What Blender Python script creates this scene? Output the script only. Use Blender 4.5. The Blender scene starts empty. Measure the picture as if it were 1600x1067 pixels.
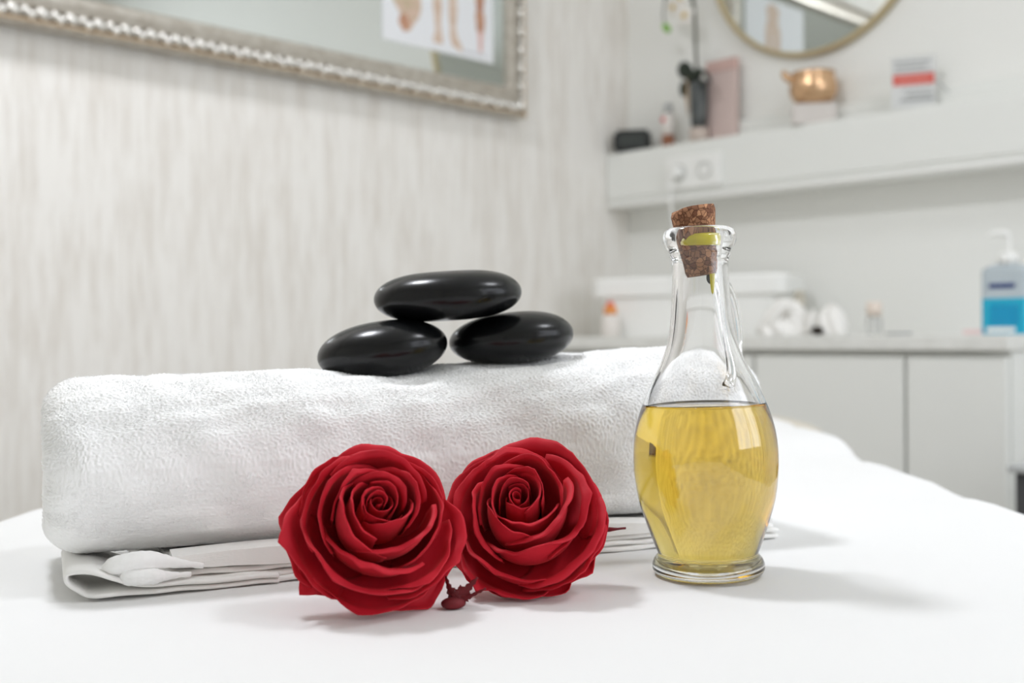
import bpy, bmesh, math, random
import numpy as np
from mathutils import Vector, Matrix

random.seed(7)
rng = np.random.default_rng(7)
SC = bpy.context.scene
COL = SC.collection
PI = math.pi

# ------------------------------------------------------------------ camera
F = 1780.0                       # focal length in pixels of a 1600 x 1067 frame
EYE = Vector((0.0, 0.0, 0.92))
PITCH = math.atan(8.5 / F)       # slightly down
ROLL = math.radians(0.4)
fwd = Vector((0, math.cos(PITCH), -math.sin(PITCH)))
up0 = Vector((0, math.sin(PITCH), math.cos(PITCH)))
rt0 = Vector((1, 0, 0))
rt = rt0 * math.cos(ROLL) - up0 * math.sin(ROLL)
up = rt0 * math.sin(ROLL) + up0 * math.cos(ROLL)
cam_d = bpy.data.cameras.new('camera')
cam = bpy.data.objects.new('camera', cam_d)
COL.objects.link(cam)
M = Matrix((rt, up, -fwd)).transposed().to_4x4()
M.translation = EYE
cam.matrix_world = M
cam_d.sensor_width = 36.0
cam_d.lens = 36.0 * F / 1600.0
cam_d.clip_start = 0.02
cam_d.dof.use_dof = True
cam_d.dof.focus_distance = 0.55
cam_d.dof.aperture_fstop = 7.6
SC.camera = cam

# ------------------------------------------------------------------ world, exposure
world = bpy.data.worlds.new('world')
SC.world = world
world.use_nodes = True
world.node_tree.nodes['Background'].inputs[0].default_value = (0.88, 0.92, 1.0, 1)
world.node_tree.nodes['Background'].inputs[1].default_value = 3.0
SC.view_settings.view_transform = 'Standard'
SC.view_settings.look = 'None'
SC.view_settings.gamma = 1.0
SC.view_settings.use_curve_mapping = False
SC.view_settings.exposure = 0.36
SC.cycles.max_bounces = 16
SC.cycles.transmission_bounces = 16
SC.cycles.diffuse_bounces = 8
SC.cycles.glossy_bounces = 6

# ------------------------------------------------------------------ ceiling lamps
CEIL = 2.6
def area(name, loc, size, power, col):
    l = bpy.data.lights.new(name, 'AREA')
    l.shape = 'SQUARE'; l.size = size; l.energy = power; l.color = col
    o = bpy.data.objects.new(name, l); COL.objects.link(o)
    o.location = loc
    o.rotation_euler = (0, 0, PI / 4)
    return o
LAMPS = [((-0.64, 1.12), 0.26, 15.0), ((1.10, 0.62), 0.40, 7.5)]
for (lx, ly), s, pw in LAMPS:
    area('ceiling_lamp_light', (lx, ly, CEIL - 0.045), s, pw, (0.925, 0.945, 1.0))

# ------------------------------------------------------------------ helpers
def ray(px, py):
    return fwd * F + rt * (px - 800.0) + up * (533.5 - py)
def at(px, py, D):
    """the point of the place seen at that spot, at depth D along +y"""
    r = ray(px, py)
    return EYE + r * (D / r.y)

def srgb(r, g, b):
    def f(c):
        c /= 255.0
        return c / 12.92 if c <= 0.04045 else ((c + 0.055) / 1.055) ** 2.4
    return (f(r), f(g), f(b), 1.0)

MATS = {}
def mat(name, col=(0.8, 0.8, 0.8, 1), rough=0.5, metal=0.0, trans=0.0, ior=1.45, **kw):
    if name in MATS:
        return MATS[name]
    m = bpy.data.materials.new(name); m.use_nodes = True
    b = m.node_tree.nodes['Principled BSDF']
    b.inputs['Base Color'].default_value = col if len(col) == 4 else (*col, 1)
    b.inputs['Roughness'].default_value = rough
    b.inputs['Metallic'].default_value = metal
    b.inputs['Transmission Weight'].default_value = trans
    b.inputs['IOR'].default_value = ior
    for k, v in kw.items():
        b.inputs[k.replace('_', ' ')].default_value = v
    MATS[name] = m
    return m
def nodes(m):
    nt = m.node_tree
    return nt, nt.nodes['Principled BSDF']
def noise_bump(m, scale, strength, dist=0.001, detail=3, stretch=(1, 1, 1)):
    nt, b = nodes(m)
    tc = nt.nodes.new('ShaderNodeTexCoord'); mp = nt.nodes.new('ShaderNodeMapping')
    mp.inputs['Scale'].default_value = stretch
    n = nt.nodes.new('ShaderNodeTexNoise'); n.inputs['Scale'].default_value = scale; n.inputs['Detail'].default_value = detail
    bp = nt.nodes.new('ShaderNodeBump'); bp.inputs['Strength'].default_value = strength; bp.inputs['Distance'].default_value = dist
    nt.links.new(tc.outputs['Object'], mp.inputs[0]); nt.links.new(mp.outputs[0], n.inputs['Vector'])
    nt.links.new(n.outputs['Fac'], bp.inputs['Height']); nt.links.new(bp.outputs[0], b.inputs['Normal'])
    return n
def noise_colour(m, scale, c0, c1, p0=0.3, p1=0.7, stretch=(1, 1, 1), detail=4):
    nt, b = nodes(m)
    tc = nt.nodes.new('ShaderNodeTexCoord'); mp = nt.nodes.new('ShaderNodeMapping')
    mp.inputs['Scale'].default_value = stretch
    n = nt.nodes.new('ShaderNodeTexNoise'); n.inputs['Scale'].default_value = scale; n.inputs['Detail'].default_value = detail
    r = nt.nodes.new('ShaderNodeValToRGB')
    r.color_ramp.elements[0].position = p0; r.color_ramp.elements[0].color = c0
    r.color_ramp.elements[1].position = p1; r.color_ramp.elements[1].color = c1
    nt.links.new(tc.outputs['Object'], mp.inputs[0]); nt.links.new(mp.outputs[0], n.inputs['Vector'])
    nt.links.new(n.outputs['Fac'], r.inputs[0]); nt.links.new(r.outputs[0], b.inputs['Base Color'])

def link(name, me, m, parent=None, smooth=True):
    o = bpy.data.objects.new(name, me); COL.objects.link(o)
    if m is not None:
        me.materials.clear(); me.materials.append(m)
    if smooth:
        me.polygons.foreach_set('use_smooth', [True] * len(me.polygons))
    if parent is not None:
        o.parent = parent
    return o
def pyd(name, v, f, m, parent=None, smooth=True):
    me = bpy.data.meshes.new(name); me.from_pydata([tuple(p) for p in v], [], f); me.update()
    return link(name, me, m, parent, smooth)
def tag(o, label=None, cat=None, group=None, kind=None):
    if label: o['label'] = label
    if cat: o['category'] = cat
    if group: o['group'] = group
    if kind: o['kind'] = kind
    return o
def thing(name, label, cat, loc=(0, 0, 0), rz=0.0, group=None):
    o = bpy.data.objects.new(name, None); COL.objects.link(o)
    o.location = loc; o.rotation_euler = (0, 0, rz); o.empty_display_size = 0.02
    return tag(o, label, cat, group)
def box(name, c0, c1, m, parent=None, bevel=0.0, seg=2):
    bm = bmesh.new()
    bmesh.ops.create_cube(bm, size=1.0)
    for v in bm.verts:
        for i in range(3):
            v.co[i] = c0[i] if v.co[i] < 0 else c1[i]
    if bevel > 0:
        bmesh.ops.bevel(bm, geom=list(bm.edges), offset=bevel, segments=seg, affect='EDGES', profile=0.5)
    me = bpy.data.meshes.new(name); bm.to_mesh(me); bm.free()
    o = link(name, me, m, parent, False)
    return o
def lathe(name, prof, m, parent=None, n=48, close=False, sx=1.0, sy=1.0):
    """prof: list of (r, z); radius 0 makes a pole. close joins the last ring to the first."""
    v, rings = [], []
    for r, z in prof:
        if r < 1e-7:
            rings.append([len(v)]); v.append((0, 0, z))
        else:
            rings.append(list(range(len(v), len(v) + n)))
            v += [(r * math.cos(2 * PI * k / n) * sx, r * math.sin(2 * PI * k / n) * sy, z) for k in range(n)]
    f = []
    pairs = list(zip(rings[:-1], rings[1:]))
    if close: pairs.append((rings[-1], rings[0]))
    for a, b in pairs:
        for k in range(n):
            k2 = (k + 1) % n
            if len(a) == 1 and len(b) == 1: continue
            if len(a) == 1: f.append((a[0], b[k2], b[k]))
            elif len(b) == 1: f.append((a[k], a[k2], b[0]))
            else: f.append((a[k], a[k2], b[k2], b[k]))
    return pyd(name, v, f, m, parent)
def tube(name, pts, rad, m, parent=None, n=12, flat=1.0):
    pts = [Vector(p) for p in pts]
    if not hasattr(rad, '__len__'): rad = [rad] * len(pts)
    v, f = [], []
    ref = Vector((0.13, 0.31, 0.94)).normalized()
    for i, p in enumerate(pts):
        t = (pts[min(i + 1, len(pts) - 1)] - pts[max(i - 1, 0)]).normalized()
        if abs(t.dot(ref)) > 0.95: ref = Vector((0.94, 0.31, 0.13)).normalized()
        a = t.cross(ref).normalized(); b = a.cross(t)
        v += [p + (a * math.cos(2 * PI * k / n) + b * math.sin(2 * PI * k / n) * flat) * rad[i] for k in range(n)]
    for i in range(len(pts) - 1):
        for k in range(n):
            k2 = (k + 1) % n
            f.append((i * n + k, i * n + k2, (i + 1) * n + k2, (i + 1) * n + k))
    f.append(tuple(range(n))[::-1]); f.append(tuple(range((len(pts) - 1) * n, len(pts) * n)))
    return pyd(name, v, f, m, parent)
def spline(P, n):
    """Catmull-Rom through P, n points"""
    P = [np.array(p, float) for p in P]
    Q = [2 * P[0] - P[1]] + P + [2 * P[-1] - P[-2]]
    out = []
    for t in np.linspace(0, len(P) - 1 - 1e-9, n):
        i = int(t); s = t - i
        a, b, c, d = Q[i], Q[i + 1], Q[i + 2], Q[i + 3]
        out.append(0.5 * (2 * b + (c - a) * s + (2 * a - 5 * b + 4 * c - d) * s * s + (3 * b - a - 3 * c + d) * s ** 3))
    return np.array(out)
def ellipsoid_mesh(name, rx, ry, rz, nu=16, nv=10, p=2.0):
    v, f = [], []
    def sg(x, e): return math.copysign(abs(x) ** e, x)
    e = 2.0 / p
    for j in range(nv + 1):
        th = -PI / 2 + PI * j / nv
        for i in range(nu):
            ph = 2 * PI * i / nu
            v.append((rx * sg(math.cos(th), e) * math.cos(ph), ry * sg(math.cos(th), e) * math.sin(ph), rz * sg(math.sin(th), 1.0)))
    for j in range(nv):
        for i in range(nu):
            i2 = (i + 1) % nu
            f.append((j * nu + i, j * nu + i2, (j + 1) * nu + i2, (j + 1) * nu + i))
    me = bpy.data.meshes.new(name); me.from_pydata(v, [], f); me.update()
    bm = bmesh.new(); bm.from_mesh(me); bmesh.ops.remove_doubles(bm, verts=bm.verts, dist=1e-7); bm.to_mesh(me); bm.free()
    return me

# ------------------------------------------------------------------ the room's frame of reference
S2 = math.sqrt(0.5)
EU = Vector((S2, S2, 0)); EN = Vector((-S2, S2, 0))
NL, UB = 1.977, 2.435            # left wall plane n = NL, back wall plane u = UB
NR, UR = -1.25, -1.7             # the two walls behind the photographer
ZE = EYE.z
def un(u, n, z): return EU * u + EN * n + Vector((0, 0, z))
def back(a, b, z):               # a metres right of the corner, b metres off the back wall
    return un(UB - b, NL - a, z)
def back_a(px, b, py=525):       # where along the back wall a line of sight lands, b off the wall
    r = ray(px, py); r = r / r.y
    ru, rn = (r.x + r.y) * S2, (r.y - r.x) * S2
    t = (UB - b) / ru
    return NL - rn * t
def back_z(px, py, b):
    r = ray(px, py); r = r / r.y
    t = (UB - b) / ((r.x + r.y) * S2)
    return ZE + r.z * t
def left(u, d, z): return un(u, NL - d, z)
def left_uz(px, py, d=0.0):
    r = ray(px, py); r = r / r.y
    t = (NL - d) / ((r.y - r.x) * S2)
    return (r.x + r.y) * S2 * t, ZE + r.z * t
RB = -PI / 4                     # local x runs right along the back wall, local -y into the room
RL = PI / 4                      # local x runs along the left wall to the corner, local -y into the room

# ------------------------------------------------------------------ materials of the setting
m_lwall = mat('streaked wallpaper', rough=0.75)
nt, b = nodes(m_lwall)
tc = nt.nodes.new('ShaderNodeTexCoord')
def stretched(sc, z, detail=5, rough=0.6):
    mp = nt.nodes.new('ShaderNodeMapping'); mp.inputs['Scale'].default_value = (sc, sc, sc * z)
    n = nt.nodes.new('ShaderNodeTexNoise'); n.inputs['Scale'].default_value = 1.0
    n.inputs['Detail'].default_value = detail; n.inputs['Roughness'].default_value = rough
    nt.links.new(tc.outputs['Object'], mp.inputs[0]); nt.links.new(mp.outputs[0], n.inputs['Vector'])
    return n
n1 = stretched(110, 0.10); n2 = stretched(26, 0.10, 3)
mx = nt.nodes.new('ShaderNodeMath'); mx.operation = 'ADD'
mm = nt.nodes.new('ShaderNodeMath'); mm.operation = 'MULTIPLY'; mm.inputs[1].default_value = 0.7
nt.links.new(n2.outputs['Fac'], mm.inputs[0]); nt.links.new(n1.outputs['Fac'], mx.inputs[0]); nt.links.new(mm.outputs[0], mx.inputs[1])
rp = nt.nodes.new('ShaderNodeValToRGB')
rp.color_ramp.elements[0].position = 0.60; rp.color_ramp.elements[0].color = srgb(220, 214, 206)
rp.color_ramp.elements[1].position = 0.95; rp.color_ramp.elements[1].color = srgb(238, 235, 230)
nt.links.new(mx.outputs[0], rp.inputs[0]); nt.links.new(rp.outputs[0], b.inputs['Base Color'])
bp = nt.nodes.new('ShaderNodeBump'); bp.inputs['Strength'].default_value = 0.25; bp.inputs['Distance'].default_value = 0.002
nt.links.new(n1.outputs['Fac'], bp.inputs['Height']); nt.links.new(bp.outputs[0], b.inputs['Normal'])

m_wall = mat('white wall paint', srgb(235, 235, 231), 0.6); noise_bump(m_wall, 160, 0.08)
m_ceil = mat('ceiling paint', srgb(240, 240, 237), 0.8); noise_bump(m_ceil, 120, 0.05)
m_floor = mat('grey vinyl floor', rough=0.45); noise_colour(m_floor, 9, srgb(186, 182, 175), srgb(204, 200, 193))
m_laq = mat('white lacquer', srgb(230, 231, 227), 0.35); noise_bump(m_laq, 60, 0.02)
m_white = mat('white plastic', srgb(238, 238, 235), 0.35); noise_bump(m_white, 90, 0.03)
m_top = mat('pale worktop', rough=0.4); noise_colour(m_top, 40, srgb(218, 218, 213), srgb(228, 228, 224))
m_grey = mat('mid grey plastic', srgb(150, 150, 148), 0.5); noise_bump(m_grey, 120, 0.04)
m_dark = mat('dark grey plastic', srgb(70, 70, 72), 0.5); noise_bump(m_dark, 120, 0.04)
m_black = mat('black plastic', srgb(20, 22, 22), 0.35); noise_bump(m_black, 120, 0.03)

# ------------------------------------------------------------------ room shell
def slab(name, ctr, sx, sy, sz, m, rz):
    o = box(name, (-sx / 2, -sy / 2, -sz / 2), (sx / 2, sy / 2, sz / 2), m)
    o.location = ctr; o.rotation_euler = (0, 0, rz)
    tag(o, kind='structure')
    return o
LU, LN = UB - UR, NL - NR
uc, nc = (UB + UR) / 2, (NL + NR) / 2
WT = 0.1
slab('wall_left', un(uc, NL + WT / 2, CEIL / 2), LU + 2 * WT, WT, CEIL, m_lwall, RL)
slab('wall_back', un(UB + WT / 2, nc, CEIL / 2), LN, WT, CEIL, m_wall, RB)
slab('wall_rear', un(UR - WT / 2, nc, CEIL / 2), LN, WT, CEIL, m_wall, RB)
# the wall to the right, outside the picture, has the window
WX0, WX1, WZ0, WZ1 = 0.45 - uc, 2.10 - uc, 0.90, 2.20
LW = LU + 2 * WT
def pieces(name, boxes, m, parent=None):
    v, f = [], []
    for (a, c) in boxes:
        k = len(v)
        v += [(x, y, z) for x in (a[0], c[0]) for y in (a[1], c[1]) for z in (a[2], c[2])]
        f += [tuple(k + i for i in q) for q in ((0, 1, 3, 2), (4, 6, 7, 5), (0, 4, 5, 1), (2, 3, 7, 6), (0, 2, 6, 4), (1, 5, 7, 3))]
    return pyd(name, v, f, m, parent, False)
o = pieces('wall_right', [((-LW / 2, -WT / 2, 0), (WX0, WT / 2, CEIL)), ((WX1, -WT / 2, 0), (LW / 2, WT / 2, CEIL)), ((WX0, -WT / 2, 0), (WX1, WT / 2, WZ0)), ((WX0, -WT / 2, WZ1), (WX1, WT / 2, CEIL))], m_wall)
o.location = un(uc, NR - WT / 2, 0); o.rotation_euler = (0, 0, RL); tag(o, kind='structure')
win = bpy.data.objects.new('window_1', None); COL.objects.link(win); tag(win, kind='structure')
win.location = un(uc, NR - WT / 2, 0); win.rotation_euler = (0, 0, RL); WXM = (WX0 + WX1) / 2
FWW = 0.05
pieces('window_frame', [((WX0, -0.03, WZ0), (WX0 + FWW, 0.03, WZ1)), ((WX1 - FWW, -0.03, WZ0), (WX1, 0.03, WZ1)), ((WX0, -0.03, WZ0), (WX1, 0.03, WZ0 + FWW)), ((WX0, -0.03, WZ1 - FWW), (WX1, 0.03, WZ1)), ((WXM - 0.03, -0.03, WZ0), (WXM + 0.03, 0.03, WZ1))], m_white, win)
m_pane = bpy.data.materials.new('window pane'); m_pane.use_nodes = True
_n = m_pane.node_tree; _n.nodes.remove(_n.nodes['Principled BSDF'])
_t = _n.nodes.new('ShaderNodeBsdfTransparent'); _g = _n.nodes.new('ShaderNodeBsdfGlossy'); _g.inputs['Roughness'].default_value = 0.02
_m = _n.nodes.new('ShaderNodeMixShader'); _m.inputs[0].default_value = 0.06
_n.links.new(_t.outputs[0], _m.inputs[1]); _n.links.new(_g.outputs[0], _m.inputs[2]); _n.links.new(_m.outputs[0], _n.nodes['Material Output'].inputs[0])
for x0, x1 in ((WX0 + FWW, WXM - 0.03), (WXM + 0.03, WX1 - FWW)):
    box('pane', (x0, -0.004, WZ0 + FWW), (x1, 0.004, WZ1 - FWW), m_pane, win)
pl_ = bpy.data.lights.new('window_portal', 'AREA'); pl_.shape = 'RECTANGLE'; pl_.size = WX1 - WX0; pl_.size_y = WZ1 - WZ0
pl_.cycles.is_portal = True
po = bpy.data.objects.new('window_portal', pl_); COL.objects.link(po)
po.matrix_world = Matrix.Translation(un(uc + WXM, NR + 0.002, (WZ0 + WZ1) / 2)) @ Matrix((EU, Vector((0, 0, 1)), -EN)).transposed().to_4x4()
slab('floor', un(uc, nc, -0.05), LU + 2 * WT, LN + 2 * WT, 0.1, m_floor, RL)
slab('ceiling', un(uc, nc, CEIL + 0.05), LU + 2 * WT, LN + 2 * WT, 0.1, m_ceil, RL)

# ceiling lamp fixtures (outside the picture, they carry the two lights)
m_led = mat('lamp diffuser', srgb(250, 248, 240), 0.4)
nt, b = nodes(m_led); b.inputs['Emission Color'].default_value = (0.925, 0.945, 1.0, 1); b.inputs['Emission Strength'].default_value = 2.0
for i, ((lx, ly), s, pw) in enumerate(LAMPS):
    t = thing('ceiling_lamp', 'square white ceiling lamp ' + ('above the left side of the massage table' if i == 0 else 'to the right of the massage table by the window'), 'lamp', (lx, ly, CEIL), PI / 4)
    h = s / 2 + 0.015
    box('housing', (-h, -h, -0.03), (h, h, 0.0), m_white, t, 0.004)
    box('diffuser', (-s / 2, -s / 2, -0.036), (s / 2, s / 2, -0.0301), m_led, t)

# ------------------------------------------------------------------ massage table and sheet
TZ = ZE - 0.119                  # top of the sheet near the camera
m_beige = mat('beige leatherette', srgb(205, 198, 184), 0.5); noise_bump(m_beige, 300, 0.15)
m_steel = mat('brushed steel', srgb(170, 170, 170), 0.35, 1.0); noise_bump(m_steel, 80, 0.05, stretch=(1, 1, 20))
m_sheet = mat('white cotton sheet', srgb(228, 228, 227), 0.85); noise_bump(m_sheet, 1800, 0.12, 0.0005, 2)
TX, TY0, TY1 = 0.352, -0.45, 1.535
tbl = thing('massage_table', 'beige massage table under the white sheet', 'table', (0, 0, 0))
box('pad', (-TX + .022, TY0 + .02, TZ - 0.09), (TX - .022, TY1, TZ - 0.0045), m_beige, tbl, 0.02, 4)
box('frame', (-TX + 0.04, TY0 + 0.05, TZ - 0.15), (TX - 0.04, TY1 - 0.05, TZ - 0.0901), m_steel, tbl, 0.005)
for sx in (-1, 1):
    for y in (TY0 + 0.12, TY1 - 0.12):
        lathe('leg', [(0, 0), (0.022, 0), (0.022, TZ - 0.15), (0, TZ - 0.15)], m_steel, tbl, 20).location = (sx * 0.27, y, 0)

def sheet_raise(y):
    s = min(1.0, max(0.0, (y - 1.10) / 0.13)); return 0.0125 * s * s * (3 - 2 * s)
ny, xs = 130, []
sec = [(-TX - 0.012, -0.30), (-TX - 0.0115, -0.20), (-TX - 0.010, -0.10), (-TX - 0.008, -0.04), (-TX - 0.003, -0.015), (-TX + 0.006, -0.0042), (-TX + 0.020, -0.0006)]
mid = [(x, 0.0) for x in np.linspace(-TX + 0.04, TX - 0.04, 60)]
prof = sec + mid + [(-x, z) for x, z in sec[::-1]]
v, f = [], []
YS = np.linspace(TY0 - 0.005, 1.50, ny)
for y in YS:
    for (x, z) in prof:
        w = 0.0005 * math.sin(31 * x + 9 * y) * math.sin(23 * y - 11 * x) + 0.0003 * math.sin(70 * y + 40 * x)
        edge = 0.5 + 0.5 * math.tanh((abs(x) - 0.30) * 60)
        wob = (0.004 * math.sin(16 * y + (0 if x > 0 else 2)) + 0.003 * math.sin(37 * y)) * edge * (1 if x > 0 else -1)
        if z < -0.03: wob += 0.012 * (-z) / 0.3 * math.sin(45 * y) * (1 if x > 0 else -1)
        dz = 0.004 * edge * math.sin(26 * y + 0.7) if z > -0.03 else 0
        v.append((x + (wob if z < -0.01 else wob * 0.3), y, TZ + z + min(w, 0.0003) * (1 - edge) + min(0, dz) + sheet_raise(y)))
npf = len(prof)
for j in range(ny - 1):
    for i in range(npf - 1):
        f.append((j * npf + i, j * npf + i + 1, (j + 1) * npf + i + 1, (j + 1) * npf + i))
sheet = pyd('bed_sheet', v, f, m_sheet)
md = sheet.modifiers.new('thickness', 'SOLIDIFY'); md.thickness = 0.0012; md.offset = -1
tag(sheet, 'smooth white cotton sheet spread over the massage table', 'sheet')

me = ellipsoid_mesh('headrest', 0.44, 0.10, 0.048, 40, 16, 3.2)
o = link('headrest', me, m_beige, tbl); o.location = (0.012, 1.645, TZ - 0.0312 + 0.0005)

# ------------------------------------------------------------------ the towel
m_terry = mat('white terry', srgb(253, 253, 252), 0.9, Specular_IOR_Level=0.2); noise_bump(m_terry, 900, 0.2, 0.001)
m_hem = mat('woven towel border', srgb(244, 243, 240), 0.85)
noise_bump(m_hem, 1.0, 0.3, 0.0005, 2, (400, 400, 1800))
TO = Vector((-0.214, 0.518, TZ))
TA = math.atan2(0.38, 0.925)
towel = thing('rolled_towel', 'white terry towel rolled up behind the red roses', 'towel', TO, TA)
L_T, W_T, ZB = 0.398, 0.128, 0.0125
def H_T(l):
    return float(np.interp(l, [0, .03, .085, .14, .20, .26, .31, .37, .40], [.0975, .0985, .1010, .1015, .1030, .1060, .1090, .1125, .1120]))
STONES = [  # l, d, sink
    (0.176, 0.058), (0.259, 0.060)]
def vnoise(a, b):
    return (np.sin(a * 61 + 1.3 * np.sin(b * 47)) * np.sin(b * 83 + 1.7 * np.sin(a * 39)) + 0.6 * np.sin(a * 143 + b * 91) * np.sin(b * 171 - a * 77))
def towel_point(l, th):
    """surface of the roll; l along it, th the angle round the section (0 = back, pi/2 = top, pi = front)"""
    l = np.asarray(l, float); th = np.asarray(th, float)
    Hh = np.interp(l, [0, .03, .085, .14, .20, .26, .31, .37, .40], [.0975, .0985, .1010, .1015, .1030, .1060, .1090, .1125, .1120])
    e = np.minimum(l, L_T - l)
    R = 0.020
    q = np.clip(1 - e / R, 0, 1); shr = R * (1 - np.sqrt(np.clip(1 - q * q, 0, 1))) * 0.75
    hw = W_T / 2 - shr; hh = (Hh - ZB) / 2 - shr
    c, s = np.cos(th), np.sin(th)
    p = 2.0 / 2.75
    cx = np.sign(c) * np.abs(c) ** p; sz = np.sign(s) * np.abs(s) ** p
    d = W_T / 2 + hw * cx
    z = ZB + (Hh - ZB) / 2 + hh * sz
    n = vnoise(l * 1.0, th * 0.07) * 0.0009 + vnoise(l * 0.45 + 3, th * 0.03) * 0.0012
    topw = np.clip(s, 0, 1)
    # soft sag of the upper front under the stones
    sag = 0.0
    for (sl, sd) in STONES:
        g = np.exp(-((l - sl) / 0.030) ** 2 - ((d - sd) / 0.045) ** 2)
        sag = sag + g * (1.0 if sl < 0.2 else 0.45)
    z = z - topw * 0.0065 * np.clip(sag, 0, 1.0)
    # fold line running down the front between the stones
    fr = np.clip(-c, 0, 1)
    z = z + fr * 0.0 
    d = d - fr * (0.004 * np.exp(-((l - 0.27) / 0.05) ** 2) - 0.005 * np.exp(-((l - 0.215) / 0.022) ** 2) * np.clip(s, 0, 1))
    z = z - 0.004 * np.exp(-((l - 0.215) / 0.02) ** 2) * fr * np.clip(s, 0, 1)
    return l, d + n * cx, z + n * np.clip(sz, 0, 1)
NLs, NTH = 860, 700
LV = np.concatenate([np.linspace(0, 0.02, 60)[:-1], np.linspace(0.02, L_T - 0.02, NLs - 118), np.linspace(L_T - 0.02, L_T, 60)[1:]])
TH = np.linspace(-PI, PI, NTH, endpoint=False)
LG, TG = np.meshgrid(LV, TH, indexing='ij')
G = np.stack(towel_point(LG, TG), -1)
gA = np.gradient(G, axis=0); gB = np.roll(G, -1, 1) - np.roll(G, 1, 1)
Nn = np.cross(gA, gB); Nn /= np.linalg.norm(Nn, axis=2)[:, :, None] + 1e-12
cc = G.copy(); cc[:, :, 1] = W_T / 2; cc[:, :, 2] = 0.056
Nn *= np.sign(np.sum(Nn * (G - cc), 2))[:, :, None]
def band(lam_l, lam_t, seed):
    """woven relief: smooth random field with these wavelengths (metres)"""
    r_ = np.random.default_rng(seed).normal(0, 1, LG.shape)
    fl = np.abs(np.fft.fftfreq(LG.shape[0], L_T / LG.shape[0]))[:, None]; ft = np.abs(np.fft.fftfreq(NTH, 0.37 / NTH))[None]
    rad = np.sqrt((fl * lam_l) ** 2 + (ft * lam_t) ** 2)
    q = np.real(np.fft.ifft2(np.fft.fft2(r_) * np.exp(-((rad - 0.85) / 0.6) ** 2)))
    return q / q.std()
tuft = band(0.0021, 0.0019, 1); rows = band(0.011, 0.0026, 2); big = band(0.030, 0.020, 3)
wlow = 1 / (1 + np.exp((np.sin(TG) - 0.05 + 0.25 * np.tanh(big)) * 7))
dsp = (1 - wlow) * 0.00024 * tuft + wlow * (0.00017 * np.tanh(rows) + 0.00010 * tuft) + 0.00045 * np.tanh(big)
V = (G + Nn * dsp[:, :, None]).reshape(-1, 3)
nl = len(LV)
ii, jj = np.meshgrid(np.arange(nl - 1), np.arange(NTH), indexing='ij')
j2 = (jj + 1) % NTH
quads = [np.stack([ii * NTH + jj, ii * NTH + j2, (ii + 1) * NTH + j2, (ii + 1) * NTH + jj], -1).reshape(-1, 4)]
# end faces: wound layers seen as rings stepping inwards
for i, sgn in ((0, 1), (nl - 1, -1)):
    prev = np.arange(NTH) + i * NTH
    base = V[prev]; c = base.mean(0)
    NR_ = 40
    for k in range(1, NR_):
        t = 1 - k / NR_
        w = 0.0030 * (0.5 - 0.5 * np.cos((k + 6.6 * np.arange(NTH) / NTH) * 2 * PI / 6.6)) * min(1, k / 4)
        P_ = c + (base - c) * t; P_[:, 0] += sgn * w
        cur = np.arange(NTH) + len(V); V = np.concatenate([V, P_])
        q = np.stack([prev, np.roll(prev, -1), np.roll(cur, -1), cur], -1)
        quads.append(q[:, ::-1] if sgn > 0 else q)
        prev = cur
quads = np.concatenate(quads)
def np_mesh(name, V, F_):
    me = bpy.data.meshes.new(name); k = F_.shape[1]
    me.vertices.add(len(V)); me.vertices.foreach_set('co', np.ascontiguousarray(V, dtype=np.float32).ravel())
    me.loops.add(F_.size); me.loops.foreach_set('vertex_index', np.ascontiguousarray(F_, dtype=np.int32).ravel())
    me.polygons.add(len(F_)); me.polygons.foreach_set('loop_start', np.arange(0, F_.size, k, dtype=np.int32))
    me.polygons.foreach_set('loop_total', np.full(len(F_), k, dtype=np.int32))
    me.update(calc_edges=True)
    return me
roll = link('terry_roll', np_mesh('terry_roll', V, quads), m_terry, towel)

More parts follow.
